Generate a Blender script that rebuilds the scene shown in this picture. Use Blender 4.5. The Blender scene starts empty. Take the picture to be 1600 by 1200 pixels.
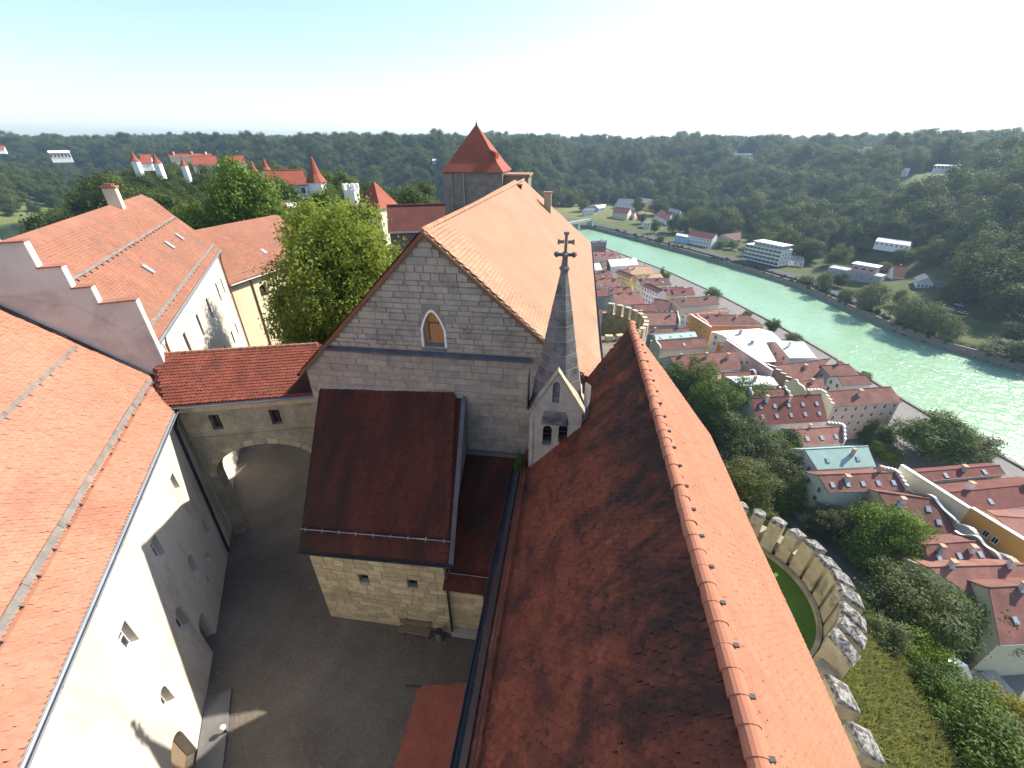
import bpy, bmesh, math, random
import numpy as np
from mathutils import Vector, Matrix

S = bpy.context.scene
COL = S.collection
random.seed(7)
RNG = np.random.default_rng(11)

# ------------------------------------------------------------------ camera
F, CU, CV = 655.0, 800.0, 600.0          # focal length in px of a 1600x1200 frame
PITCH = math.atan((600 - 226) / F)
YAW = math.radians(7.9)
EYE = np.array([0.0, 0.0, 25.0])
cam_d = bpy.data.cameras.new('camera')
cam = bpy.data.objects.new('camera', cam_d)
COL.objects.link(cam)
cam_d.sensor_width = 36.0
cam_d.lens = 36.0 * F / 1600.0
cam_d.clip_start = 0.3
cam_d.clip_end = 30000.0
cam.location = EYE
cam.rotation_euler = (math.pi / 2 - PITCH, 0, YAW)
S.camera = cam

# ------------------------------------------------------------------ sky, sun, exposure
SUN_AZ, SUN_EL = math.radians(53.3), math.radians(40.8)     # azimuth from +Y towards +X
w = bpy.data.worlds.new('World')
S.world = w
w.use_nodes = True
nt = w.node_tree
nt.nodes.clear()
sky = nt.nodes.new('ShaderNodeTexSky')
sky.sky_type = 'NISHITA'
sky.sun_disc = False
sky.sun_elevation = SUN_EL
sky.sun_rotation = SUN_AZ
sky.altitude = 400
sky.air_density = 1.0
sky.dust_density = 1.1
sky.ozone_density = 1.0
bg = nt.nodes.new('ShaderNodeBackground')
bg.inputs[1].default_value = 0.132
wo = nt.nodes.new('ShaderNodeOutputWorld')
nt.links.new(sky.outputs[0], bg.inputs[0])
nt.links.new(bg.outputs[0], wo.inputs[0])

sun_d = bpy.data.lights.new('sun', 'SUN')
sun_d.energy = 4.6
sun_d.angle = math.radians(0.53)
sun_d.color = (1.0, 0.93, 0.82)
sun = bpy.data.objects.new('sun', sun_d)
COL.objects.link(sun)
SUNV = Vector((math.sin(SUN_AZ) * math.cos(SUN_EL), math.cos(SUN_AZ) * math.cos(SUN_EL), math.sin(SUN_EL)))
sun.rotation_euler = SUNV.to_track_quat('Z', 'Y').to_euler()
sun.location = SUNV * 200

S.view_settings.view_transform = 'Standard'
S.view_settings.look = 'None'
S.view_settings.gamma = 1.0
S.view_settings.use_curve_mapping = False
S.view_settings.exposure = 1.03
S.render.engine = 'CYCLES'
S.cycles.use_denoising = True
S.cycles.use_adaptive_sampling = True
S.cycles.adaptive_threshold = 0.02
S.cycles.max_bounces = 6
S.cycles.diffuse_bounces = 2
S.cycles.glossy_bounces = 3
S.cycles.transmission_bounces = 3
S.cycles.volume_bounces = 0
S.cycles.transparent_max_bounces = 6
S.cycles.sample_clamp_indirect = 6.0
S.cycles.caustics_reflective = False
S.cycles.caustics_refractive = False

# ------------------------------------------------------------------ rays of the calibrated camera, used to survey positions
_c, _s = math.cos(YAW), math.sin(YAW)
def ray(u, v):
    a, b = (u - CU) / F, (CV - v) / F
    y, z = math.cos(PITCH) + b * math.sin(PITCH), -math.sin(PITCH) + b * math.cos(PITCH)
    return np.array([_c * a - _s * y, _s * a + _c * y, z])
def atz(u, v, z):
    d = ray(u, v)
    return EYE + d * ((z - EYE[2]) / d[2])
def aty(u, v, y):
    d = ray(u, v)
    return EYE + d * (y / d[1])
def atdist(u, v, r):
    d = ray(u, v)
    return EYE + d * (r / math.hypot(d[0], d[1]))

# ------------------------------------------------------------------ materials
MATS = {}
def _n(nt, t, **kw):
    n = nt.nodes.new(t)
    for k, v in kw.items():
        setattr(n, k, v)
    return n
def mixc(nt, fac, a, b, blend='MIX'):
    m = nt.nodes.new('ShaderNodeMix')
    m.data_type = 'RGBA'
    m.blend_type = blend
    for sock, val in ((m.inputs[0], fac), (m.inputs[6], a), (m.inputs[7], b)):
        if hasattr(val, 'is_linked') or hasattr(val, 'node'):
            nt.links.new(val, sock)
        elif isinstance(val, (int, float)):
            sock.default_value = val
        else:
            sock.default_value = (*val, 1) if len(val) == 3 else val
    return m.outputs[2]
def ramp(nt, fac, lo, hi, a=0.0, b=1.0):
    r = nt.nodes.new('ShaderNodeMapRange')
    nt.links.new(fac, r.inputs[0])
    r.inputs[1].default_value, r.inputs[2].default_value = lo, hi
    r.inputs[3].default_value, r.inputs[4].default_value = a, b
    return r.outputs[0]
def noise(nt, scale, detail=5.0, rough=0.55, vec=None, stretch=None, dist=0.0):
    n = nt.nodes.new('ShaderNodeTexNoise')
    n.inputs['Scale'].default_value = scale
    n.inputs['Detail'].default_value = detail
    n.inputs['Roughness'].default_value = rough
    n.inputs['Distortion'].default_value = dist
    if vec is None:
        vec = nt.nodes.new('ShaderNodeNewGeometry').outputs['Position']
    if stretch is not None:
        mp = nt.nodes.new('ShaderNodeMapping')
        mp.inputs['Scale'].default_value = stretch
        nt.links.new(vec, mp.inputs[0])
        vec = mp.outputs[0]
    nt.links.new(vec, n.inputs['Vector'])
    return n.outputs['Fac']
def newmat(name):
    m = bpy.data.materials.new(name)
    m.use_nodes = True
    nt = m.node_tree
    p = nt.nodes['Principled BSDF']
    p.inputs['Specular IOR Level'].default_value = 0.25
    MATS[name] = m
    return m, nt, p
def bump(nt, p, h, strength, dist=0.05):
    b = nt.nodes.new('ShaderNodeBump')
    b.inputs['Strength'].default_value = strength
    b.inputs['Distance'].default_value = dist
    nt.links.new(h, b.inputs['Height'])
    nt.links.new(b.outputs[0], p.inputs['Normal'])
def plain(name, c, rough=0.85, var=0.25, scale=1.2, fine=14.0, bumps=0.25, bdist=0.03, dark=None, dscale=0.5, dlo=0.55, dhi=0.75, metal=0.0, spec=0.25, stretch=None, tint=0.0):
    """weathered surface: broad and fine colour variation, optional stains, fine relief, optional per-face tint"""
    m, nt, p = newmat(name)
    c = np.array(c)
    col = mixc(nt, ramp(nt, noise(nt, scale, 6, 0.6, stretch=stretch), 0.3, 0.7), tuple(c * (1 - var)), tuple(np.minimum(c * (1 + var), 0.92)))
    f = noise(nt, fine, 4, 0.6)
    col = mixc(nt, ramp(nt, f, 0.3, 0.75, 0.0, 0.5), col, tuple(c * (1 - 1.5 * var) if var < .6 else c * .2))
    if tint:
        at = nt.nodes.new('ShaderNodeAttribute')
        at.attribute_name = 'tint'
        col = mixc(nt, ramp(nt, at.outputs['Fac'], 0.0, 1.0, 0.0, tint), col, (c[0] * .35, c[1] * .32, c[2] * .34))
    if dark is not None:
        dn = noise(nt, dscale, 7, 0.68, stretch=stretch, dist=0.4)
        col = mixc(nt, ramp(nt, dn, dlo, dhi, 0.0, 0.85), col, dark)
    nt.links.new(col, p.inputs['Base Color'])
    p.inputs['Roughness'].default_value = rough
    p.inputs['Metallic'].default_value = metal
    p.inputs['Specular IOR Level'].default_value = spec
    if bumps:
        bump(nt, p, f, bumps, bdist)
    return m

plain('tile_orange', (.40, .19, .122), var=.12, scale=.8, tint=.3, dark=(.22, .10, .065), dscale=.3, dlo=.52, dhi=.85, bumps=.15)
plain('tile_nave', (.30, .088, .043), var=.28, scale=.9, tint=.7, dark=(.028, .022, .018), dscale=.55, dlo=.47, dhi=.66, bumps=.3, stretch=(1, .7, 1))  # shade of the left slope put into the base colour; dark stains are moss
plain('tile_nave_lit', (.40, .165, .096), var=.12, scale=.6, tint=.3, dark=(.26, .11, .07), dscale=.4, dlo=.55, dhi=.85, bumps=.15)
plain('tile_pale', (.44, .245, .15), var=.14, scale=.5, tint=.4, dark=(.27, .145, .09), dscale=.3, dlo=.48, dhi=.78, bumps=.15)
plain('tile_greyed', (.32, .142, .09), var=.18, scale=.7, tint=.4, dark=(.17, .10, .075), dscale=.35, dlo=.48, dhi=.78, bumps=.15)
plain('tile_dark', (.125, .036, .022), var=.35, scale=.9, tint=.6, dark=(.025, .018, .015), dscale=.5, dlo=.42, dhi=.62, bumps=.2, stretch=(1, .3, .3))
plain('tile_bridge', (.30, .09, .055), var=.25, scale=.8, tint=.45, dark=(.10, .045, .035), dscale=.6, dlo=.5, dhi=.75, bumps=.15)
plain('tile_shed', (.33, .10, .06), var=.15, tint=.3, bumps=.1)
plain('roof_town', (.215, .095, .074), var=.32, scale=.35, fine=2.8, bumps=.35, bdist=.06, dark=(.11, .06, .055), dscale=.16, dlo=.5, dhi=.75)
plain('roof_town_pink', (.28, .13, .10), var=.3, scale=.35, fine=2.2, bumps=.3, bdist=.06, dark=(.2, .1, .085), dscale=.16, dlo=.5, dhi=.8)
plain('roof_town_brown', (.17, .085, .07), var=.25, scale=.35, fine=2.2, bumps=.3, bdist=.06, dark=(.08, .06, .055), dscale=.16)
plain('roof_town_dark', (.17, .06, .048), var=.25, scale=.4, fine=2.2, bumps=.3, bdist=.06, dark=(.07, .035, .035), dscale=.2)
plain('roof_peach', (.52, .33, .2), var=.2, scale=.4, fine=2.2, bumps=.3, bdist=.06)
plain('roof_red_far', (.30, .085, .052), var=.2, scale=.3, fine=2.0, bumps=.3, bdist=.06)
plain('roof_white', (.78, .78, .76), var=.07, scale=.3, fine=1.5, bumps=.1, dark=(.5, .5, .48), dscale=.15, dlo=.6)
plain('roof_grey', (.16, .17, .19), var=.2, scale=.4, fine=2, bumps=.2, bdist=.05)
plain('roof_copper', (.30, .45, .40), var=.14, scale=.4, fine=3, bumps=.15, rough=.6)
plain('copper_edge', (.40, .52, .48), var=.15, rough=.5, metal=.2)
plain('zinc', (.34, .36, .38), var=.18, rough=.45, metal=.55, bumps=.08)
plain('zinc_dark', (.05, .05, .054), var=.25, rough=.5, metal=.2, bumps=.08)
plain('lead_grey', (.16, .158, .16), var=.25, rough=.6, bumps=.2)
plain('plaster_cream', (.70, .645, .54), var=.12, scale=.5, fine=5, bumps=.5, bdist=.05, dark=(.30, .27, .225), dscale=.5, dlo=.47, dhi=.76, stretch=(1, 1, .3))
plain('plaster_white', (.78, .75, .70), var=.06, scale=.5, fine=9, bumps=.12, dark=(.58, .54, .5), dscale=.4, dlo=.6, dhi=.9)
plain('plaster_lilac', (.60, .56, .49), var=.12, scale=.5, fine=8, bumps=.2, dark=(.26, .23, .22), dscale=.35, dlo=.48, dhi=.8)
plain('plaster_yellow', (.66, .58, .40), var=.12, scale=.4, fine=7, bumps=.15, dark=(.5, .42, .27), dscale=.3, dlo=.55, dhi=.85)
plain('rubble', (.42, .36, .26), var=.28, scale=1.1, fine=6, bumps=.8, bdist=.08, dark=(.18, .16, .13), dscale=.8, dlo=.5, dhi=.75)
plain('rubble_dark', (.25, .22, .19), var=.3, scale=1.0, fine=6, bumps=.8, bdist=.08, dark=(.12, .11, .1), dscale=.7)
plain('mortar', (.33, .30, .26), var=.2, scale=2, fine=16, bumps=.4)
plain('walk_brown', (.13, .075, .055), var=.3, scale=1.5, fine=8, bumps=.4)
plain('guard_board', (.21, .185, .165), var=.3, scale=2, rough=.7, bumps=.3)
plain('mortar_dark', (.26, .232, .195), var=.2, scale=2, fine=16, bumps=.4)
for k, c in enumerate([(.35, .315, .265), (.385, .345, .285), (.315, .285, .245), (.365, .32, .26)]):
    plain('stone_grey_%d' % k, c, var=.2, scale=1.7, fine=13, bumps=.55, bdist=.03, dark=tuple(np.array(c) * .45), dscale=.9, dlo=.52, dhi=.75)
for k, c in enumerate([(.56, .46, .29), (.50, .40, .25), (.60, .51, .34), (.45, .37, .25)]):
    plain('stone_tan_%d' % k, c, var=.2, scale=1.7, fine=13, bumps=.5, bdist=.03, dark=tuple(np.array(c) * .5), dscale=1.0, dlo=.52, dhi=.8)
plain('stone_merlon', (.50, .42, .29), var=.25, scale=1.5, fine=9, bumps=.8, bdist=.05, dark=(.16, .145, .12), dscale=1.0, dlo=.52, dhi=.66)
plain('stone_cap', (.34, .32, .29), var=.3, scale=4, fine=9, bumps=.9, bdist=.05, dark=(.05, .048, .045), dscale=4.5, dlo=.46, dhi=.56)
plain('spire_stone', (.20, .185, .175), var=.3, scale=1.6, fine=10, bumps=.6, bdist=.04, dark=(.055, .052, .05), dscale=1.3, dlo=.45, dhi=.65)
plain('turret_stone', (.46, .41, .34), var=.18, scale=1.5, fine=10, bumps=.4, dark=(.2, .18, .16), dscale=.9, dlo=.5, dhi=.75)
plain('gravel', (.18, .15, .118), var=.3, scale=.35, fine=5, bumps=1.0, bdist=.06, dark=(.10, .085, .07), dscale=.22, dlo=.46, dhi=.7)
plain('pebble', (.24, .215, .185), var=.4, scale=3)
plain('wood_door', (.42, .23, .09), var=.25, scale=3, stretch=(6, 6, .6), bumps=.3)
plain('wood_grey', (.26, .19, .12), var=.3, scale=3, stretch=(.7, 6, 6), bumps=.3)
plain('frame_white', (.72, .71, .68), var=.08, rough=.5, bumps=0)
plain('frame_brown', (.16, .09, .05), var=.2, rough=.6, bumps=.1)
plain('iron', (.035, .035, .04), var=.2, rough=.5, bumps=.1)
plain('bark', (.11, .085, .06), var=.35, scale=3, fine=12, bumps=.8, bdist=.05, stretch=(1, 1, .25))
plain('wall_white', (.80, .79, .76), var=.06, scale=.3, fine=2, bumps=.08, dark=(.6, .59, .56), dscale=.15, dlo=.6, dhi=.9)
plain('wall_cream', (.74, .66, .46), var=.08, scale=.3, fine=2, bumps=.08, dark=(.55, .5, .38), dscale=.15, dlo=.6, dhi=.9)
plain('wall_yellow', (.72, .52, .20), var=.08, scale=.3, fine=2, bumps=.08)
plain('wall_orange', (.72, .36, .10), var=.08, scale=.3, fine=2, bumps=.08)
plain('wall_rust', (.60, .25, .10), var=.1, scale=.3, fine=2, bumps=.08)
plain('wall_peach', (.60, .45, .36), var=.07, scale=.3, fine=2, bumps=.08)
plain('wall_pink', (.62, .42, .36), var=.07, scale=.3, fine=2, bumps=.08)
plain('wall_grey', (.40, .41, .41), var=.12, scale=.3, fine=2, bumps=.1, dark=(.25, .25, .25), dscale=.2)
plain('wall_green', (.40, .45, .30), var=.1, scale=.3, fine=2, bumps=.1)
plain('wall_blue', (.42, .58, .75), var=.1, scale=.3, fine=2, bumps=.05)
plain('wall_brown', (.23, .19, .16), var=.2, scale=.3, fine=2, bumps=.15, stretch=(1, 1, .2))
plain('asphalt', (.075, .075, .078), var=.2, scale=.3, fine=4, bumps=.2)
plain('paving', (.20, .19, .175), var=.15, scale=.3, fine=4, bumps=.2)
plain('lawn', (.085, .175, .028), var=.25, scale=.5, fine=12, bumps=.8, bdist=.05)
plain('car_paint', (.55, .56, .58), var=.03, rough=.3, bumps=0, spec=.5)
plain('car_dark', (.03, .035, .05), var=.03, rough=.3, bumps=0, spec=.5)
plain('globe_white', (.75, .75, .74), var=.04, rough=.3, bumps=0)
plain('concrete', (.42, .41, .39), var=.12, scale=.3, fine=4, bumps=.15)

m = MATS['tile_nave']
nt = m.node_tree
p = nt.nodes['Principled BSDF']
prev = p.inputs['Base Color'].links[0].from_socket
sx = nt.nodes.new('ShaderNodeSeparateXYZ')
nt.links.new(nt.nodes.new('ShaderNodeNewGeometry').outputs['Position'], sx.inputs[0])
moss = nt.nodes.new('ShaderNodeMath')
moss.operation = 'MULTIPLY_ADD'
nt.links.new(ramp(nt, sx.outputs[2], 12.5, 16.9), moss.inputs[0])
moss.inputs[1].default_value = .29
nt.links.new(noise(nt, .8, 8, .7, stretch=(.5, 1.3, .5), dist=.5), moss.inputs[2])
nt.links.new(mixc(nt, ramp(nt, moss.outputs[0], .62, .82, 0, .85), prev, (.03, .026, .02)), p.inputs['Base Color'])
def glassmat(name, c, rough=.12):
    m, nt, p = newmat(name)
    f = noise(nt, .6, 3)
    nt.links.new(mixc(nt, f, tuple(np.array(c) * .5), tuple(np.array(c) * 1.5)), p.inputs['Base Color'])
    p.inputs['Roughness'].default_value = rough
    p.inputs['Specular IOR Level'].default_value = .6
glassmat('pane', (.02, .024, .03))
glassmat('pane_sky', (.30, .36, .42), .15)

def leafmat(name, c, hue=.25, trans=.35):
    m, nt, p = newmat(name)
    c = np.array(c)
    oi = nt.nodes.new('ShaderNodeObjectInfo')
    col = mixc(nt, oi.outputs['Random'], tuple(c * np.array([1 - hue, 1 - hue * .7, 1 - hue])), tuple(c * np.array([1 + hue * 1.1, 1 + hue * .6, 1 + hue * .2])))
    f = noise(nt, .55, 4, .6)
    col = mixc(nt, ramp(nt, f, .35, .7, 0, .6), col, tuple(c * np.array([1.45, 1.3, .9])))
    at = nt.nodes.new('ShaderNodeAttribute')
    at.attribute_name = 'tint'
    col = mixc(nt, ramp(nt, at.outputs['Fac'], 0, 1, 0, .55), col, tuple(c * np.array([.55, .6, .6])))
    nt.links.new(col, p.inputs['Base Color'])
    p.inputs['Roughness'].default_value = .65
    p.inputs['Specular IOR Level'].default_value = .2
    tr = nt.nodes.new('ShaderNodeBsdfTranslucent')
    nt.links.new(mixc(nt, 1.0, col, (1.0, 1.0, .55), 'MULTIPLY'), tr.inputs[0])
    mx = nt.nodes.new('ShaderNodeMixShader')
    mx.inputs[0].default_value = trans
    nt.links.new(p.outputs[0], mx.inputs[1])
    nt.links.new(tr.outputs[0], mx.inputs[2])
    nt.links.new(mx.outputs[0], nt.nodes['Material Output'].inputs[0])
leafmat('leaf_linden', (.205, .275, .055), trans=.5)
leafmat('leaf_green', (.095, .15, .038))
leafmat('leaf_bright', (.145, .22, .038))
leafmat('leaf_grey', (.12, .15, .075))
leafmat('leaf_forest', (.085, .122, .036), hue=.6, trans=.42)
leafmat('leaf_purple', (.045, .022, .032))
leafmat('leaf_yellow', (.20, .20, .03))
leafmat('grass_long', (.26, .27, .135), trans=.3)
plain('lead_dark', (.10, .10, .115), var=.3, rough=.6, bumps=.2)
plain('step_stone', (.17, .165, .16), var=.2, bumps=.3)

# ground: grass and undergrowth on slopes, far fields in broad patches
m, nt, p = newmat('earth')
pos = nt.nodes.new('ShaderNodeNewGeometry').outputs['Position']
g1 = mixc(nt, ramp(nt, noise(nt, .12, 8, .65), .35, .65), (.035, .055, .015), (.10, .115, .035))
g1 = mixc(nt, ramp(nt, noise(nt, .9, 6, .65), .5, .75, 0, .6), g1, (.14, .125, .06))
vor = nt.nodes.new('ShaderNodeTexVoronoi')
vor.inputs['Scale'].default_value = .0045
vor.inputs['Randomness'].default_value = .8
nt.links.new(pos, vor.inputs['Vector'])
sep = nt.nodes.new('ShaderNodeSeparateColor')
nt.links.new(vor.outputs['Color'], sep.inputs[0])
fld = mixc(nt, sep.outputs[0], (.10, .16, .035), (.30, .27, .11))
vm = nt.nodes.new('ShaderNodeVectorMath')
vm.operation = 'LENGTH'
nt.links.new(pos, vm.inputs[0])
col = mixc(nt, ramp(nt, vm.outputs['Value'], 520, 800), g1, fld)
nt.links.new(col, p.inputs['Base Color'])
p.inputs['Roughness'].default_value = .95
bump(nt, p, noise(nt, .7, 6, .7), .6, .4)

# river water: milky green glacial river, ruffled
m, nt, p = newmat('river_water')
col = mixc(nt, ramp(nt, noise(nt, .018, 4, .6, stretch=(1, .5, 1)), .3, .7), (.195, .335, .185), (.25, .41, .28))
nt.links.new(col, p.inputs['Base Color'])
p.inputs['Roughness'].default_value = .23
p.inputs['IOR'].default_value = 1.33
p.inputs['Specular IOR Level'].default_value = .5
hsum = nt.nodes.new('ShaderNodeMath')
hsum.operation = 'MULTIPLY_ADD'
nt.links.new(noise(nt, .55, 3, .55, stretch=(1, .7, 1), dist=.6), hsum.inputs[0])
hsum.inputs[1].default_value = .45
nt.links.new(noise(nt, .16, 3, .6, stretch=(1, .6, 1), dist=.8), hsum.inputs[2])
bump(nt, p, hsum.outputs[0], .6, 1.2)
plain('lake_water', (.03, .06, .035), rough=.1, var=.1, bumps=.05, spec=.5)

# ------------------------------------------------------------------ mesh building
ORG = {}
def org(o):
    while o.parent is not None:
        o = o.parent
    return ORG.get(o.name, np.zeros(3))
class MB:
    """collects faces of ONE part, in world coordinates"""
    def __init__(s):
        s.v, s.f, s.m, s.t = [], [], [], []
    def face(s, pts, mi=0, t=None):
        b = len(s.v)
        s.v += [tuple(map(float, q)) for q in pts]
        s.f.append(tuple(range(b, b + len(pts))))
        s.m.append(mi)
        s.t.append(random.random() if t is None else t)
    def solid(s, vs, fs, mi=0):
        b = len(s.v)
        t = random.random()
        s.v += [tuple(map(float, q)) for q in vs]
        for q in fs:
            s.f.append(tuple(b + k for k in q))
            s.m.append(mi)
            s.t.append(t)
        return s
    def hexa(s, q, mi=0):
        """eight corners: four below (ccw seen from above), four above"""
        return s.solid(q, [(3, 2, 1, 0), (4, 5, 6, 7), (0, 1, 5, 4), (1, 2, 6, 5), (2, 3, 7, 6), (3, 0, 4, 7)], mi)
    def box(s, a, b, mi=0):
        (x0, y0, z0), (x1, y1, z1) = a, b
        return s.hexa([(x0, y0, z0), (x1, y0, z0), (x1, y1, z0), (x0, y1, z0), (x0, y0, z1), (x1, y0, z1), (x1, y1, z1), (x0, y1, z1)], mi)
    def obox(s, c, ax, ay, az, hx, hy, hz, mi=0):
        c, ax, ay, az = map(np.asarray, (c, ax, ay, az))
        P = lambda i, j, k: c + ax * hx * i + ay * hy * j + az * hz * k
        return s.hexa([P(-1, -1, -1), P(1, -1, -1), P(1, 1, -1), P(-1, 1, -1), P(-1, -1, 1), P(1, -1, 1), P(1, 1, 1), P(-1, 1, 1)], mi)
    def prism(s, poly, off, mi=0):
        """polygon (3d points) extruded by the vector off"""
        n = len(poly)
        a = [np.asarray(q, float) for q in poly]
        vs = a + [q + np.asarray(off, float) for q in a]
        fs = [tuple(range(n))[::-1], tuple(range(n, 2 * n))] + [(k, (k + 1) % n, (k + 1) % n + n, k + n) for k in range(n)]
        return s.solid(vs, fs, mi)
    def slab(s, q, th, mi=0):
        """four corners of a roof plane given thickness straight down"""
        return s.prism(q, (0, 0, -th), mi)
    def tube(s, path, r, n=8, mi=0, r2=None):
        path = [np.asarray(q, float) for q in path]
        vs, fs = [], []
        for i, q in enumerate(path):
            d = path[min(i + 1, len(path) - 1)] - path[max(i - 1, 0)]
            d = d / (np.linalg.norm(d) + 1e-9)
            a = np.cross(d, (0, 0, 1.0)) if abs(d[2]) < .9 else np.cross(d, (1.0, 0, 0))
            a /= np.linalg.norm(a)
            b = np.cross(d, a)
            rr = r if r2 is None else r + (r2 - r) * i / (len(path) - 1)
            vs += [q + (a * math.cos(2 * math.pi * k / n) + b * math.sin(2 * math.pi * k / n)) * rr for k in range(n)]
        for i in range(len(path) - 1):
            fs += [(i * n + k, i * n + (k + 1) % n, (i + 1) * n + (k + 1) % n, (i + 1) * n + k) for k in range(n)]
        fs += [tuple(range(n))[::-1], tuple(range((len(path) - 1) * n, len(path) * n))]
        return s.solid(vs, fs, mi)
    def lathe(s, c, prof, n=16, mi=0, a0=0.0):
        c = np.asarray(c, float)
        vs, fs = [], []
        for r, z in prof:
            vs += [c + (r * math.cos(a0 + 2 * math.pi * k / n), r * math.sin(a0 + 2 * math.pi * k / n), z) for k in range(n)]
        for i in range(len(prof) - 1):
            fs += [(i * n + k, i * n + (k + 1) % n, (i + 1) * n + (k + 1) % n, (i + 1) * n + k) for k in range(n)]
        fs += [tuple(range(n))[::-1], tuple(range((len(prof) - 1) * n, len(prof) * n))]
        return s.solid(vs, fs, mi)
    def build(s, name, mats, parent=None, smooth=False, kind=None, origin=None, fix=True):
        o0 = org(parent) if parent is not None else (np.zeros(3) if origin is None else np.asarray(origin, float))
        me = bpy.data.meshes.new(name)
        V = np.array(s.v) - o0
        me.from_pydata(V.tolist(), [], s.f)
        for mm in ([mats] if isinstance(mats, str) else mats):
            me.materials.append(MATS[mm])
        me.polygons.foreach_set('material_index', s.m)
        a = me.attributes.new('tint', 'FLOAT', 'FACE')
        a.data.foreach_set('value', s.t)
        if fix:
            bm = bmesh.new()
            bm.from_mesh(me)
            bmesh.ops.recalc_face_normals(bm, faces=bm.faces)
            bm.to_mesh(me)
            bm.free()
        if smooth:
            me.polygons.foreach_set('use_smooth', [True] * len(me.polygons))
        me.update()
        o = bpy.data.objects.new(name, me)
        COL.objects.link(o)
        if parent is not None:
            o.parent = parent
        else:
            o.location = o0
            ORG[o.name] = o0
        if kind:
            o['kind'] = kind
        return o
def tag(o, label, cat, group=None):
    o['label'] = label
    o['category'] = cat
    if group:
        o['group'] = group
    return o
def thing(name, label, cat, loc, group=None):
    o = bpy.data.objects.new(name, None)
    o.empty_display_size = .5
    COL.objects.link(o)
    o.location = loc
    ORG[o.name] = np.asarray(loc, float)
    return tag(o, label, cat, group)
def link_copy(me, name, parent, M):
    """a child that shares mesh data, placed by a world matrix"""
    o = bpy.data.objects.new(name, me)
    COL.objects.link(o)
    o.parent = parent
    T = Matrix.Translation(-Vector(org(parent)))
    o.matrix_local = T @ M
    return o
def cut(o, cutters):
    """openings cut into a wall; the cutting shapes are removed again"""
    mb = MB()
    mb.v, mb.f, mb.m, mb.t = [], [], [], []
    for c in cutters:
        b = len(mb.v)
        mb.v += c.v
        mb.f += [tuple(b + k for k in q) for q in c.f]
        mb.m += c.m
        mb.t += c.t
    k = mb.build('cutter', 'mortar', origin=org(o))
    md = o.modifiers.new('cut', 'BOOLEAN')
    md.operation = 'DIFFERENCE'
    md.solver = 'EXACT'
    md.object = k
    k.location = o.matrix_world.translation if o.parent is None else Vector(org(o))
    bpy.context.view_layer.update()
    dg = bpy.context.evaluated_depsgraph_get()
    me = bpy.data.meshes.new_from_object(o.evaluated_get(dg))
    o.modifiers.clear()
    o.data = me
    bpy.data.objects.remove(k)
    return o
def fmat(o, x, y, z, scale=(1, 1, 1)):
    """matrix from origin and three axes"""
    M = Matrix(((x[0] * scale[0], y[0] * scale[1], z[0] * scale[2], o[0]), (x[1] * scale[0], y[1] * scale[1], z[1] * scale[2], o[1]), (x[2] * scale[0], y[2] * scale[1], z[2] * scale[2], o[2]), (0, 0, 0, 1)))
    return M

def tiles(name, mat, parent, o, u, v, ulo, uhi, vlen, tw=.18, ex=.16, th=.022, jit=1.0, lift=.022):
    """plain tiles with rounded tails laid in courses; one part of kind stuff. ulo / uhi give the course's ends at height v"""
    o, u, v = (np.asarray(q, float) for q in (o, u, v))
    n = np.cross(u, v)
    n /= np.linalg.norm(n)
    if n[2] < 0:
        n = -n
    V, Fc, T = [], [], []
    base = 0
    rows = int(vlen / ex)
    for r in range(rows):
        v0 = r * ex
        a, b = ulo(v0), uhi(v0)
        if b - a < tw:
            continue
        k = int((b - a) / tw)
        us = a + (np.arange(k) + (.5 if r % 2 else .0) + .25) * tw
        us = us[us + tw < b + .5 * tw]
        k = len(us)
        if k == 0:
            continue
        wob = RNG.normal(0, .0035 * jit, (k, 1))
        dv = RNG.normal(0, .008 * jit, (k, 1))
        lf = lift + np.abs(RNG.normal(0, .006 * jit, (k, 1))) + .022 * jit * (1 + np.sin(us * .62 + 1.7 * math.sin(v0 * .5)) * math.cos(v0 * .35 + .4))[:, None]
        P = o + us[:, None] * u + (v0 + dv) * v + wob * u
        g = .0015
        top = v * (ex * 1.6)
        tl = P + u * g + top + n * (lf - lift + .004)
        tr = P + u * (tw - g) + top + n * (lf - lift + .004)
        br = P + u * (tw - g) + v * .03 + n * lf
        bm_ = P + u * (tw / 2) - v * .02 + n * (lf + .004)
        bl = P + u * g + v * .03 + n * lf
        d = n * (lf - lift + th)
        br2, bm2, bl2 = br - d, bm_ - d, bl - d
        V.append(np.stack([tl, tr, br, bm_, bl, br2, bm2, bl2], 1).reshape(-1, 3))
        idx = base + np.arange(k) * 8
        t = np.clip(RNG.beta(1.3, 2.6, k), 0, 1)
        t[RNG.random(k) < .003] = 1.0
        for j in range(k):
            i = int(idx[j])
            Fc += [(i, i + 4, i + 3, i + 2, i + 1), (i + 4, i + 7, i + 6, i + 3), (i + 3, i + 6, i + 5, i + 2)]
        T.append(np.repeat(t, 3))
        base += k * 8
    V = np.concatenate(V) - org(parent)
    me = bpy.data.meshes.new(name)
    me.from_pydata(V.tolist(), [], Fc)
    me.materials.append(MATS[mat])
    a = me.attributes.new('tint', 'FLOAT', 'FACE')
    a.data.foreach_set('value', np.concatenate(T))
    me.update()
    ob = bpy.data.objects.new(name, me)
    COL.objects.link(ob)
    ob.parent = parent
    ob['kind'] = 'stuff'
    return ob

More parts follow.
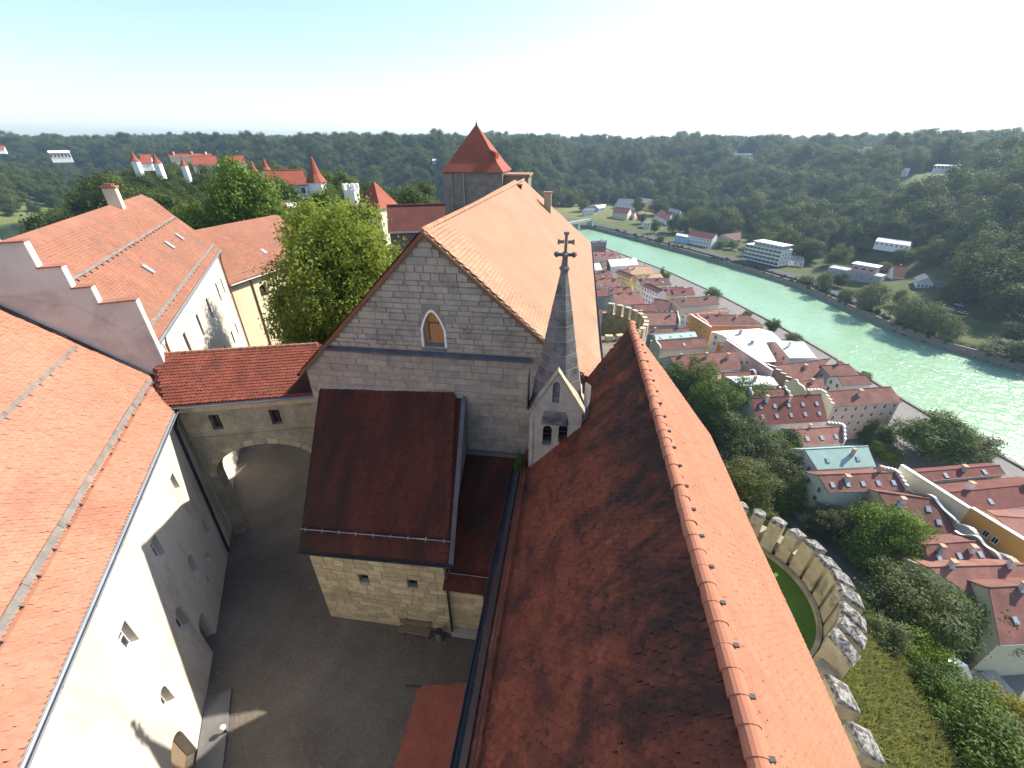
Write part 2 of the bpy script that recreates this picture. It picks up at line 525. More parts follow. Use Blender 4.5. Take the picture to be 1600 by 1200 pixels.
# unit stones with chamfered, uneven faces: x width, z height in [0,1], y depth towards -y
def unit_stone(seed):
    r = random.Random(seed)
    j = lambda a: r.uniform(-a, a)
    c = .055
    back = [(0.015, 0, 0.03), (.985, 0, .03), (.985, 0, .97), (.015, 0, .97)]
    mid = [(x + j(.012), -.6 + j(.1), z + j(.03)) for x, _, z in back]
    fr = [(c + j(.03), -1 + j(.22), .13 + j(.07)), (1 - c + j(.03), -1 + j(.22), .13 + j(.07)), (1 - c + j(.03), -1 + j(.22), .87 + j(.07)), (c + j(.03), -1 + j(.22), .87 + j(.07))]
    ctr = (.5 + j(.1), -1.05 + j(.12), .5 + j(.1))
    vs = back + mid + fr + [ctr]
    fs = []
    for k in range(4):
        q = (k + 1) % 4
        fs += [(k, q, 4 + q, 4 + k), (4 + k, 4 + q, 8 + q, 8 + k), (8 + k, 8 + q, 12)]
    return vs, fs
STONES = {}
def stone_set(key, nmat):
    if key in STONES:
        return STONES[key]
    out = []
    for k in range(12):
        me = bpy.data.meshes.new('stone')
        vs, fs = unit_stone(k * 7 + 3)
        me.from_pydata(vs, [], fs)
        me.materials.append(MATS['%s_%d' % (key, k % nmat)])
        bm = bmesh.new()
        bm.from_mesh(me)
        bmesh.ops.recalc_face_normals(bm, faces=bm.faces)
        bm.to_mesh(me)
        bm.free()
        out.append(me)
    STONES[key] = out
    return out
def masonry(parent, key, o, u, n, z0, z1, lo, hi, hrow=(.3, .42), wst=(.5, 1.0), depth=.045, holes=(), most=300):
    """coursed stones, each an object of its own, on the face through o with outward normal n; lo/hi(z) bound the course, holes stay free"""
    ms = stone_set(key, 4)
    o, u, n = (np.asarray(q, float) for q in (o, u, n))
    z = z0
    cnt = 0
    while z < z1 - .12 and cnt < most:
        h = min(random.uniform(*hrow), z1 - z)
        a, b = max(lo(z), lo(z + h)), min(hi(z), hi(z + h))
        segs = [(a, b)]
        for hx0, hx1, hz0, hz1 in holes:
            if z + h > hz0 + .03 and z < hz1 - .03:
                segs = [q for (p0, p1) in segs for q in ((p0, min(p1, hx0)), (max(p0, hx1), p1)) if q[1] - q[0] > .1]
        for a, b in segs:
            x = a
            while x < b - .1 and cnt < most:
                wd = min(random.uniform(*wst), b - x)
                if b - x - wd < .22:
                    wd = b - x
                P = o + u * x + np.array([0, 0, z - o[2]])
                M = fmat(P, u, -n, (0, 0, 1), (wd, depth * random.uniform(.6, 1.3), h))
                link_copy(random.choice(ms), 'stone', parent, M)
                cnt += 1
                x += wd
        z += h
    return cnt
def arch_poly(c, u, wd, z0, zs, rise, n=8, pointed=False):
    """outline of an arched opening in the plane spanned by u and z: sill z0, springing zs"""
    c, u = np.asarray(c, float), np.asarray(u, float)
    pts = [c + u * (-wd / 2), c + u * (wd / 2)]
    out = [np.array([q[0], q[1], z0]) for q in pts]
    for k in range(n + 1):
        if pointed:
            t = -1 + 2 * k / n
            x, zz = -t * wd / 2, rise * (1 - abs(t) ** 1.8)
        else:
            a = math.pi * k / n
            x, zz = math.cos(a) * wd / 2, math.sin(a) * rise
        q = c + u * x
        out.append(np.array([q[0], q[1], zs + zz]))
    return out

# ================================================================== THE SETTING
NB = np.array([(-400, 185), (60, 155), (121.6, 146.2), (135.6, 141.9), (159, 136.3), (185, 131.3), (211, 125.8), (240, 118.6), (289, 103), (350, 78.5), (433, 32.4), (480, -25), (520, -110), (560, -300), (590, -900), (600, -2500)], float)
FB = np.array([(-400, 330), (100, 236), (201, 210), (208, 205), (222, 193), (244, 182.5), (286, 173), (330, 164), (378, 138.5), (422, 112), (482.5, 72.5), (555, 23), (600, -55), (640, -190), (680, -480), (705, -900), (715, -2500)], float)
def pdist(P, x, y):
    """distance to a polyline (y, x rows), and side: positive to the right of it"""
    best = np.full(np.shape(x), 1e9)
    for (ya, xa), (yb, xb) in zip(P[:-1], P[1:]):
        dx, dy = xb - xa, yb - ya
        t = np.clip(((x - xa) * dx + (y - ya) * dy) / (dx * dx + dy * dy), 0, 1)
        best = np.minimum(best, np.hypot(x - xa - t * dx, y - ya - t * dy))
    side = np.where(x > np.interp(y, P[:, 0], P[:, 1]), 1.0, -1.0)
    return best * side
_ph = [(random.uniform(0, 6.28), random.uniform(0, 6.28), random.uniform(-.6, .6)) for _ in range(9)]
def wav(x, y, L):
    r = 0
    for k, (a, b, c) in enumerate(_ph):
        f = 6.283 / (L * (.5 + .17 * k))
        r = r + np.sin(x * f * math.cos(k * .7 + c) + y * f * math.sin(k * .7 + c) + a) / 9 * 2.2
    return r
CREST_Y = [-200, 0, 30, 60, 100, 150, 205, 330, 430, 600]
CREST_X = [14, 13.0, 14.5, 9, -20, -55, -100, -220, -330, -520]
FOOT_Y = [-200, 0, 60, 100, 128, 155, 205, 330, 433, 520, 640, 900]
FOOT_X = [100, 86, 63, 56, 50, 34, 18, 2, -45, -140, -600, -900]
LEFT_Y = [-200, -20, 0, 20, 45, 62, 100, 150, 205, 278, 330, 430, 600]
LEFT_X = [-26, -30, -36, -46, -62, -68, -105, -160, -220, -300, -330, -375, -450]
def flat_scale(x, y):
    """how far the low ground reaches back from the far bank"""
    return np.interp(y, [150, 300, 400, 550, 700], [50, 72, 85, 120, 150]) / 60 * np.interp(x, [-90, -20], [.35, 1])
def hz(x, y):
    x, y = np.asarray(x, float), np.asarray(y, float)
    nb, fb = pdist(NB, x, y), pdist(FB, x, y)
    cr, ft, lf = np.interp(y, CREST_Y, CREST_X), np.interp(y, FOOT_Y, FOOT_X), np.interp(y, LEFT_Y, LEFT_X)
    # castle hill, right side down to the town
    t = np.clip((x - cr) / np.maximum(ft - cr, 1), 0, 1)
    zn = np.interp(t, [0, .17, .35, .53, .77, 1], [-1, -10, -18, -26.5, -39, -63])
    zs = np.interp(t, [0, .1, .3, .6, 1], [-1, -20, -42, -57, -63])
    fy = np.clip((y - 32) / 30, 0, 1)
    z = zn * (1 - fy) + zs * fy + np.sin(t * math.pi) * wav(x, y, 22) * 1.0
    z = np.where(x >= ft, -63.0, z)
    z = np.where((nb > -4) & (nb < 0), -63 - 0.0 * nb, z)
    # castle hill, left side down to the lake, then up again
    dl = lf - x
    dl = dl * .62
    zl = np.interp(dl, [0, 8, 55, 62, 120, 132, 230, 330, 900, 5000], [-1, -4, -40, -44, -44, -38, -6, 2, 6, 28])
    zl = zl + np.clip((dl - 140) / 150, 0, 1) * wav(x, y, 240) * 4
    z = np.where(dl > 0, zl, z)
    # far down the ridge everything joins the plateau
    # river bed
    z = np.where((nb >= 0) & (fb <= 0), -69.0, z)
    # far bank
    df = np.maximum(fb, 0)
    sc_f = df / flat_scale(x, y)
    zf = np.interp(sc_f, [0, 1.5, 2, 20, 60, 100, 165, 235, 400, 1000, 2500, 6000, 12000], [-66.5, -65.5, -62.6, -62, -57, -38, -2, 9, 13, 20, 36, 50, 55])
    zf = zf + np.clip((df - 90) / 120, 0, 1) * wav(x, y, 190) * 11 + np.clip((df - 500) / 1500, 0, 1) * wav(x, y, 1500) * 6
    zf = zf + 26 * np.exp(-(((x - 470) / 150) ** 2 + ((y - 300) / 190) ** 2)) + 10 * np.exp(-(((x - 330) / 70) ** 2 + ((y - 200) / 70) ** 2))
    az = np.degrees(np.arctan2(x, y))
    zf = zf - 17 * np.exp(-((az - 24) / 8) ** 2) * np.exp(-((df - 190) / 100) ** 2)
    z = np.where(fb > 0, zf, z)
    return z
def hz1(x, y):
    return float(hz(np.array([x]), np.array([y]))[0])
def hit(u, v, far=4000.0, zoff=0.0):
    """where the sight line through a surveyed point meets the terrain"""
    d = ray(u, v)
    hl = math.hypot(d[0], d[1])
    t = np.concatenate([np.arange(12, 300, .5), np.arange(300, far, 3.0)]) / hl
    x, y, z = d[0] * t, d[1] * t, EYE[2] + d[2] * t
    below = np.nonzero(z < hz(x, y) + zoff)[0]
    if len(below) == 0:
        return None
    k = below[0]
    return np.array([x[k], y[k], float(hz(x[k:k + 1], y[k:k + 1])[0])])

def axis(fine0, fine1, step, lo, hi, g=1.13):
    a = list(np.arange(fine0, fine1 + .01, step))
    s = step
    while a[-1] < hi:
        s *= g
        a.append(a[-1] + s)
    s = step
    while a[0] > lo:
        s *= g
        a.insert(0, a[0] - s)
    return np.array(a)
gx, gy = axis(-70, 260, 3.0, -9000, 9000), axis(-30, 420, 3.5, -700, 14000)
GX, GY = np.meshgrid(gx, gy)
GZ = hz(GX, GY)
me = bpy.data.meshes.new('ground')
nx_, ny_ = len(gx), len(gy)
V = np.stack([GX, GY, GZ], -1).reshape(-1, 3)
ii = (np.arange(ny_ - 1)[:, None] * nx_ + np.arange(nx_ - 1)[None, :]).reshape(-1)
me.from_pydata(V.tolist(), [], np.stack([ii, ii + 1, ii + 1 + nx_, ii + nx_], -1).tolist())
me.materials.append(MATS['earth'])
me.polygons.foreach_set('use_smooth', [True] * len(me.polygons))
ground = bpy.data.objects.new('ground', me)
COL.objects.link(ground)
ground['kind'] = 'structure'

# river surface between the banks, a little under them
mb = MB()
ys = np.concatenate([np.arange(-400, 120, 40.), np.arange(120, 716, 5.)])
for a, b in zip(ys[:-1], ys[1:]):
    f = lambda P, y: float(np.interp(y, P[:, 0], P[:, 1]))
    mb.face([(f(NB, a) - 3, a, -66), (f(FB, a) + 3, a, -66), (f(FB, b) + 3, b, -66), (f(NB, b) - 3, b, -66)], t=.5)
mb.build('river', 'river_water', kind='structure', smooth=True)
# the lake lies in the valley left of the castle hill
lk = MB()
for a, b in zip(np.arange(-60, 480, 40.), np.arange(-20, 520, 40.)):
    xa, xb = np.interp(a, LEFT_Y, LEFT_X), np.interp(b, LEFT_Y, LEFT_X)
    lk.face([(xa - 208, a, -41.5), (xa - 88, a, -41.5), (xb - 88, b, -41.5), (xb - 208, b, -41.5)], t=.5)
lk.build('lake', 'lake_water', kind='structure')

def strip(name, mat, P, off0, off1, z, y0, y1, kind='structure', th=.0):
    """a band that follows a bank line"""
    mb = MB()
    ys = np.arange(y0, y1, 9.0)
    pts = []
    for y in ys:
        x = float(np.interp(y, P[:, 0], P[:, 1]))
        x2 = float(np.interp(y + 1, P[:, 0], P[:, 1]))
        t = np.array([x2 - x, 1.0])
        t /= np.linalg.norm(t)
        nrm = np.array([t[1], -t[0]])
        pts.append((np.array([x, y]) + nrm * off0, np.array([x, y]) + nrm * off1))
    for (a, b), (c, d) in zip(pts[:-1], pts[1:]):
        if th:
            mb.prism([(a[0], a[1], z), (b[0], b[1], z), (d[0], d[1], z), (c[0], c[1], z)], (0, 0, -th))
        else:
            mb.face([(a[0], a[1], z), (b[0], b[1], z), (d[0], d[1], z), (c[0], c[1], z)], t=.5)
    return mb.build(name, mat, kind=kind)
strip('quay_road', 'asphalt', FB, 5, 15, -61.7, 180, 560)
strip('quay_wall', 'rubble_dark', FB, .2, 1.4, -62.1, 150, 600, th=5.5)
strip('bank_wall', 'rubble_dark', NB, -2.2, -1.0, -62.4, 60, 500, th=4.5)
mb = MB()
mb.face([(70, 30, -62.95), (155, 30, -62.95), (144, 121, -62.95), (134, 159, -62.95), (123.5, 211, -62.95), (101, 289, -62.95), (76, 350, -62.95), (30, 432, -62.95), (8, 330, -62.95), (24, 205, -62.95), (40, 155, -62.95), (56, 128, -62.95)], t=.5)
mb.build('street_paving', 'paving', kind='structure')

# courtyard of gravel
mb = MB()
mb.face([(-18, -8, .02), (2, -8, .02), (2, 24, .02), (-14, 30, .02), (-40, 46, .02), (-46, 40, .02), (-26, 18, .02)], t=.5)
mb.build('courtyard', 'gravel', kind='structure')
mb = MB()
mb.face([(-34, -10, -.2), (14, -10, -.2), (9, 60, -.2), (-60, 62, -.2), (-60, 20, -.2)], t=.5)
mb.build('castle_hill', 'gravel', kind='structure')
peb = MB()
for k in range(9000):
    x, y = random.uniform(-26, -2.2), random.uniform(1, 26)
    if x < -18.57 + (10.6 - y) * .637 + .4:
        continue
    r, a = random.uniform(.02, .05), random.uniform(0, 6.28)
    c_, s_ = math.cos(a) * r, math.sin(a) * r
    peb.solid([(x + c_, y + s_, .02), (x - s_, y + c_ * 1.4, .02), (x - c_, y - s_, .02), (x + s_, y - c_ * .8, .02), (x + .3 * c_, y, .02 + r * .9)], [(0, 1, 4), (1, 2, 4), (2, 3, 4), (3, 0, 4)])
peb.build('loose_stones', 'pebble', kind='stuff', fix=False)

# ================================================================== THE CASTLE, NEAR BUILDINGS
def V3(*a):
    return np.array(a, float)
X, Y, Z = V3(1, 0, 0), V3(0, 1, 0), V3(0, 0, 1)

def window_in(parent, c, u, n, wd, ht, frame='frame_brown', pane='pane', back=.25, bars=1, fr=.06, name='window'):
    """frame and pane set into an opening, set back from the wall face"""
    c, u, n = np.asarray(c), np.asarray(u), np.asarray(n)
    q = c - n * back
    mb = MB()
    mb.obox(q + Z * (ht / 2 - fr / 2), u, n, Z, wd / 2, .04, fr / 2)
    mb.obox(q - Z * (ht / 2 - fr / 2), u, n, Z, wd / 2, .04, fr / 2)
    for s in (-1, 1):
        mb.obox(q + u * s * (wd / 2 - fr / 2), u, n, Z, fr / 2, .038, ht / 2 - fr)
    if bars:
        mb.obox(q, u, n, Z, fr * .35, .034, ht / 2 - fr)
    if bars > 1:
        mb.obox(q, u, n, Z, wd / 2 - fr, .03, fr * .3)
    o = mb.build(name, frame, parent)
    pn = MB()
    pn.obox(q - n * .03, u, n, Z, wd / 2 - fr * .5, .01, ht / 2 - fr * .5)
    pn.build('pane', pane, o)
    return o
def opening(c, u, n, wd, ht, depth=.55):
    return MB().obox(np.asarray(c) - np.asarray(n) * (depth / 2 - .25), u, n, Z, wd / 2, depth / 2 + .25, ht / 2)
def arch_opening(c, u, n, wd, z0, zs, rise, depth=.55, pointed=False):
    c, n = np.asarray(c, float), np.asarray(n, float)
    return MB().prism(arch_poly(c + n * .3, u, wd, z0, zs, rise, pointed=pointed), -n * (depth + .3))
def gutter(name, mat, parent, a, b, r=.09):
    """half-round trough with end brackets"""
    a, b = np.asarray(a, float), np.asarray(b, float)
    d = (b - a) / np.linalg.norm(b - a)
    sd = np.cross(d, Z)
    mb = MB()
    prof = [(math.cos(t), math.sin(t)) for t in np.linspace(math.pi, 2 * math.pi, 7)]
    for (c0, s0), (c1, s1) in zip(prof[:-1], prof[1:]):
        mb.face([a + sd * c0 * r + Z * s0 * r, b + sd * c0 * r + Z * s0 * r, b + sd * c1 * r + Z * s1 * r, a + sd * c1 * r + Z * s1 * r], t=.4)
        mb.face([a + sd * c0 * (r + .015) + Z * s0 * (r + .015), a + sd * c1 * (r + .015) + Z * s1 * (r + .015), b + sd * c1 * (r + .015) + Z * s1 * (r + .015), b + sd * c0 * (r + .015) + Z * s0 * (r + .015)], t=.4)
    for s in (-1, 1):
        mb.tube([a + sd * s * r, b + sd * s * r], .02, 6)
    return mb.build(name, mat, parent, fix=False)
def roof_slab(name, mat, parent, q, th=.14):
    return MB().slab(q, th).build(name, mat, parent)

# ---------------------------------------------------------------- great hall (gable towards us)
GY = 19.3
hall = thing('great_hall', 'great hall with grey stone gable and pale orange roof in the centre', 'building', (-6.6, GY, 0))
xl, xr, ze = -14.5, 1.7, 14.0
xr2, zr = -6.75, 21.55
wall = MB()
wall.prism([V3(xl, GY, -1), V3(xr, GY, -1), V3(xr, GY, ze - .1), V3(xr2, GY, zr - .15), V3(xl, GY, ze - .1)], V3(0, .9, 0))
hw = wall.build('gable_wall', 'mortar_dark', hall)
doorc = V3(-6.76, GY, 16.7)
cut(hw, [arch_opening(V3(-6.76, GY, 0), X, -Y, 1.14, 15.82, 16.75, .98, .4, pointed=True)])
mb = MB()
mb.prism([V3(xr - .02, GY + .9, -30), V3(xr - .9, GY + .9, -30), V3(xr - .9, GY + .9, ze - .3), V3(xr - .02, GY + .9, ze - .3)], V3(.6, 37.5, 0))
mb.prism([V3(xl + .02, GY + .9, -1), V3(xl + .9, GY + .9, -1), V3(xl + .9, GY + .9, ze - .3), V3(xl + .02, GY + .9, ze - .3)], V3(0, 31, 0))
mb.build('side_wall', 'rubble', hall)
mb = MB()
mb.prism([V3(xl + .05, 50.2, -1), V3(xr + .4, 57.6, -1), V3(xr + .4, 57.6, ze - .1), V3(-5.8, 50.3, zr - .2), V3(xl + .05, 50.2, ze - .1)], V3(0, -.8, 0))
mb.build('rear_wall', 'rubble', hall)
# two roof planes; the far end is skewed
A0, A1 = V3(xr2, GY - .18, zr + .08), V3(-5.75, 50.7, zr + .1)
R0, R1 = V3(xr + .45, GY - .18, ze - .3), V3(xr + .75, 58.4, ze - .3)
L0, L1 = V3(xl - .35, GY - .18, ze - .25), V3(xl - .2, 50.7, ze - .25)
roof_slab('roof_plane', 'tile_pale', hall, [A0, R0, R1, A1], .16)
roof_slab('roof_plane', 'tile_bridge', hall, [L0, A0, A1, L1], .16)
vdir = (A0 - R0) / np.linalg.norm(A0 - R0)
Lv = np.linalg.norm(A0 - R0)
tiles('roof_tiles', 'tile_pale', hall, R0 + V3(0, 0, .02), Y, vdir, lambda v: 0, lambda v: 39.2 - 7.9 * v / Lv, Lv, .22, .21, lift=.045, th=.035)
vdl = (A0 - L0) / np.linalg.norm(A0 - L0)
tiles('roof_tiles', 'tile_bridge', hall, L0 + V3(0, 0, .02), Y, vdl, lambda v: 0, lambda v: 2.2, np.linalg.norm(A0 - L0), .2, .18)
for k in range(70):
    y = GY - .1 + k * .45
    mbt = MB()
    t = k * .45 / 31.4
    c = A0 + (A1 - A0) * t
    mbt.tube([c + V3(0, 0, -.02), c + V3(0, .47, .02)], .13, 8)
    mbt.build('ridge_tile', 'tile_pale', hall)
# verge boards and string course
mb = MB()
for q0, q1 in ((L0, A0), (R0, A0)):
    mb.prism([q0 + V3(0, -.02, -.12), A0 + V3(0, -.02, -.12), A0 + V3(0, -.02, -.26), q0 + V3(0, -.02, -.26)], V3(0, .12, 0))
mb.build('verge_board', 'frame_brown', hall)
mb = MB()
mb.prism([V3(-13.25, GY, 15.5), V3(-13.25, GY - .22, 15.36), V3(-13.25, GY - .22, 15.28), V3(-13.25, GY, 15.22)], V3(11.6, 0, 0))
mb.build('string_course', 'lead_dark', hall)
sl_l = lambda z: xl + (z - ze) * (xr2 - xl) / (zr - ze) + .12 if z > ze else xl + .04
sl_r = lambda z: xr - (z - ze) * (xr - xr2) / (zr - ze) - .12 if z > ze else xr
indoor = [(-7.42, -6.1, 15.5, 17.3), (-7.2, -6.3, 17.3, 17.9)]
n1 = masonry(hall, 'stone_grey', V3(0, GY, 0), X, -Y, 15.56, 21.2, sl_l, lambda z: min(sl_r(z), 1.4), (.22, .42), (.35, 1.1), .06, indoor, 175)
inchapel = [(-13.8, -5.3, 8, 12.7)]
n2 = masonry(hall, 'stone_grey', V3(0, GY, 0), X, -Y, 8.9, 15.2, sl_l, lambda z: -.6, (.34, .46), (.65, 1.3), .03, inchapel, 150)
print('stones', n1, n2)
# door of the loft: boarded, in a pointed white surround
mb = MB()
out = arch_poly(V3(-6.76, GY - .05, 0), X, 1.36, 15.8, 16.75, 1.1, 12, True)
inn = arch_poly(V3(-6.76, GY - .05, 0), X, 1.12, 15.8, 16.75, .96, 12, True)
for k in range(1, len(out) - 1):
    mb.prism([out[k], out[k + 1], inn[k + 1], inn[k]], V3(0, .2, 0))
mb.prism([out[0], out[-1], inn[-1], inn[0]], V3(0, .2, 0))
mb.build('door_surround', 'plaster_white', hall)
ld = MB()
ld.prism(arch_poly(V3(-6.76, GY + .22, 0), X, 1.12, 15.83, 16.75, .95, 12, True), V3(0, .06, 0))
ld = ld.build('loft_door', 'wood_door', hall)
for k in range(5):
    MB().obox(V3(-7.0 + .155 * k + .1, GY + .19, 16.55), X, Y, Z, .072, .02, .48).build('plank', 'wood_door', ld)
MB().obox(V3(-6.66, GY + .2, 17.07), X, Y, Z, .42, .03, .03).build('rail', 'frame_brown', ld)
MB().obox(V3(-7.05, GY + .2, 16.55), X, Y, Z, .03, .035, .5).build('post', 'frame_brown', ld)
mb = MB()
mb.prism([V3(-7.3, GY - .1, 15.58), V3(-7.3, GY + .2, 15.95), V3(-7.3, GY + .2, 15.6)], V3(1.08, 0, 0))
mb.build('sill_flashing', 'lead_grey', hall)
for (x, y, zt, hh, wdd) in ((-5.6, 45.5, 21.5, 1.1, .5), (-2.9, 48.8, 20.55, 1.9, .75)):
    ch = MB().box((x - wdd / 2, y - wdd / 2, zt - hh - .6), (x + wdd / 2, y + wdd / 2, zt)).build('chimney', 'rubble' if wdd > .6 else 'iron', hall)
    MB().box((x - wdd / 2 - .08, y - wdd / 2 - .08, zt), (x + wdd / 2 + .08, y + wdd / 2 + .08, zt + .12)).build('chimney_cap', 'tile_orange', ch)
gutter('gutter', 'zinc_dark', hall, R0 + V3(.08, 0, -.12), R1 + V3(.08, 0, -.12), .1)
gutter('gutter', 'zinc_dark', hall, L0 + V3(-.1, 0, -.12), L1 + V3(-.1, 0, -.12), .1)

# ---------------------------------------------------------------- sacristy (stone house with dark red roof leaning on the hall)
CY = 13.55
sac = thing('sacristy', 'low stone annex with steep dark red roof against the gable', 'building', (-9.3, CY, 0))
cxl, cxr = -13.05, -5.45
wl = MB()
wl.prism([V3(cxl, CY, -.3), V3(cxl, CY, 6.35), V3(cxl, GY - .02, 12.5), V3(cxl, GY - .02, -.3)], V3(cxr - cxl, 0, 0))
wo_ = wl.build('wall', 'mortar', sac)
wins = [(-10.15, 4.13), (-7.33, 4.24)]
cut(wo_, [opening(V3(x, CY, z), X, -Y, .55, .62, .5) for x, z in wins])
for x, z in wins:
    window_in(sac, V3(x, CY, z), X, -Y, .55, .62, 'iron', 'pane', .3, 2, .05)
near_w = [(x - .31, x + .31, z - .34, z + .34) for x, z in wins]
masonry(sac, 'stone_tan', V3(0, CY, 0), X, -Y, 0.0, 6.3, lambda z: cxl + .02, lambda z: cxr - .02, (.28, .46), (.4, .95), .04, near_w, 230)
E0, E1 = V3(-13.75, CY - .75, 5.35), V3(-5.2, CY - .75, 5.75)
T0, T1 = V3(-13.95, GY - .03, 12.75), V3(-5.45, GY - .03, 12.95)
E0, E1 = V3(-13.2, CY - .36, 6.42), V3(-5.0, CY - .36, 6.8)
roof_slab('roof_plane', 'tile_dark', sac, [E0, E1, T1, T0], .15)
vs_ = (T0 - E0)
Ls = np.linalg.norm(vs_)
vs_ /= Ls
us_ = (E1 - E0) / np.linalg.norm(E1 - E0)
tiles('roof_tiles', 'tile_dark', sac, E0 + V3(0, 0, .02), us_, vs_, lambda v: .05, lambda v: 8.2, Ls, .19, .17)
gutter('gutter', 'zinc_dark', sac, E0 + V3(-.1, -.1, -.06), E1 + V3(.1, -.1, -.06), .1)
mb = MB()
a = E0 + vs_ * 1.0
mb.obox(a + us_ * 4.15 + V3(0, -.05, .14), us_, vs_, np.cross(us_, vs_), 4.1, .015, .09)
for k in range(9):
    mb.obox(a + us_ * (.3 + k * .95) + V3(0, .0, .08), us_, vs_, np.cross(us_, vs_), .02, .1, .07)
mb.build('snow_guard', 'zinc', sac)
MB().prism([T0 + V3(-.05, -.14, -.1), T1 + V3(.05, -.14, -.1), T1 + V3(.05, .0, .16), T0 + V3(-.05, 0, .16)], V3(0, .02, .05)).build('roof_flashing', 'mortar', sac)
mb = MB()
mb.prism([E1 + V3(-.02, 0, .07), T1 + V3(-.02, 0, .07), T1 + V3(.2, 0, -.06), E1 + V3(.2, 0, -.06)], V3(0, 0, -.1))
mb.build('verge', 'lead_grey', sac)
mb = MB()
mb.tube([E1 + V3(.1, -.1, -.1), V3(cxr + .08, CY - .12, 5.1), V3(cxr + .08, CY - .12, .1)], .055, 8)
mb.build('downpipe', 'zinc_dark', sac)
# narrow wing between annex and church
wing = thing('narrow_wing', 'narrow dark lean-to roof squeezed between annex and church', 'building', (-4, CY + .2, 0))
wy = CY + .15
MB().prism([V3(cxr + .02, wy, -.3), V3(cxr + .02, wy, 4.9), V3(cxr + .02, GY - .05, 8.9), V3(cxr + .02, GY - .05, -.3)], V3(3.9, 0, 0)).build('wall', 'stone_tan_1', wing)
masonry(wing, 'stone_tan', V3(0, wy, 0), X, -Y, .5, 4.7, lambda z: cxr + .12, lambda z: -2.4, (.3, .45), (.45, .9), .03, [(-3.5, -2.0, 2.95, 3.95)], 40)
window_in(wing, V3(-3.15, wy - .02, 3.45), X, -Y, .62, .85, 'iron', 'pane', .0, 1, .06)
w0, w1, w2, w3 = V3(cxr - .05, wy - .55, 4.75), V3(-1.8, wy - .55, 4.75), V3(-1.8, GY - .04, 9.0), V3(cxr - .05, GY - .04, 9.0)
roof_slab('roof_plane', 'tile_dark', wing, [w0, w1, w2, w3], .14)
vv = (w3 - w0)
Lw = np.linalg.norm(vv)
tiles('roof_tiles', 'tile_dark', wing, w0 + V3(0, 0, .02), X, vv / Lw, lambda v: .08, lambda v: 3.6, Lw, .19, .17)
mb = MB()
mb.obox(w0 + vv / Lw * .75 + V3(1.7, -.04, .12), X, vv / Lw, np.cross(X, vv / Lw), 1.7, .015, .08)
mb.build('snow_guard', 'zinc', wing)
MB().obox(V3(-3.6, GY - .12, 9.1), X, Y, Z, 1.85, .1, .12).build('roof_flashing', 'lead_grey', wing)
MB().box((cxr + .02, wy - .35, -.2), (-2.2, wy - .02, .45)).build('plinth', 'concrete', wing)

# ---------------------------------------------------------------- church nave with the long ridge on the right
nave = thing('castle_chapel', 'long steep orange tiled church roof with rounded ridge tiles', 'church', (3.9, 12, 0))
GXn, GZn, RXn, RZn, EXn = -2.0, 10.68, 3.27, 16.95, 8.46
NY0, RY1 = -6.0, 20.75
rid0, rid1 = V3(RXn, NY0, RZn), V3(RXn, RY1, RZn + .12)
gl0, gl1 = V3(GXn, NY0, GZn), V3(GXn, 16.5, GZn + .34)
er0, er1 = V3(EXn + .13, NY0, GZn - .22), V3(EXn - .3, 20.6, GZn - .17)
kr = V3(EXn - .38, 21.5, GZn + .1)
gl2 = V3(1.02, 18.85, 14.1)
mb = MB()
mb.box((GXn + .35, NY0 + .3, -.3), (EXn - .5, 19.0, GZn - .25))
mb.box((1.9, 19.01, -.3), (EXn - .52, 20.4, GZn - .27))
mb.build('wall', 'plaster_cream', nave)
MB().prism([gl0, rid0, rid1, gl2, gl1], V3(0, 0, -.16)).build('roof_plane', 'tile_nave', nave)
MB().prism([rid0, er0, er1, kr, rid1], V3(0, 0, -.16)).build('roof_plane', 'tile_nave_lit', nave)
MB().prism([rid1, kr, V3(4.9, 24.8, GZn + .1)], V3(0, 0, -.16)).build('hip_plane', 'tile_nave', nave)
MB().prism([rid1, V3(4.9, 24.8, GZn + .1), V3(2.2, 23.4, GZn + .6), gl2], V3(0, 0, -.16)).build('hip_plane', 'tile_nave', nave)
MB().prism([V3(EXn - .6, 20.41, GZn - .2), V3(4.9, 24.3, GZn), V3(2.2, 23, GZn), V3(2.2, 20.41, GZn - .2)], V3(0, 0, -20)).build('apse_wall', 'plaster_cream', nave)
vn = (rid0 - gl0)
Ln = np.linalg.norm(vn)
vn /= Ln
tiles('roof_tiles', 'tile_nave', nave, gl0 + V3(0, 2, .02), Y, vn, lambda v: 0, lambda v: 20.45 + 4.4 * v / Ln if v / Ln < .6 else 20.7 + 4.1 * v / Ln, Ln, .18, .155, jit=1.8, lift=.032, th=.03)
vr = (rid0 - er0)
Lr = np.linalg.norm(vr)
vr /= Lr
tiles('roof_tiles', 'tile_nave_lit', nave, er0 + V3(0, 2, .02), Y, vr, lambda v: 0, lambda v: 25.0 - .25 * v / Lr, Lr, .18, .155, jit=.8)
rt = MB()
prof = [(math.cos(t) * .19, math.sin(t) * .17 - .04) for t in np.linspace(-.35, math.pi + .35, 10)]
for (a, b), (c, d) in zip(prof[:-1], prof[1:]):
    rt.face([V3(a, 0, b), V3(c, 0, d), V3(c * .88, .46, d * .9 + .0), V3(a * .88, .46, b * .9)], t=.3)
    rt.face([V3(a, 0, b), V3(a * .85, 0, b * .85), V3(c * .85, 0, d * .85), V3(c, 0, d)], t=.3)
rto = rt.build('ridge_tile', 'tile_nave_lit', nave, smooth=False, fix=False)
rme = rto.data
bpy.data.objects.remove(rto)
me = bpy.data.meshes.new('ridge_tile')
me.from_pydata([(q[0], q[1], q[2]) for q in rt.v], [], rt.f)
me.materials.append(MATS['tile_nave_lit'])
me.update()
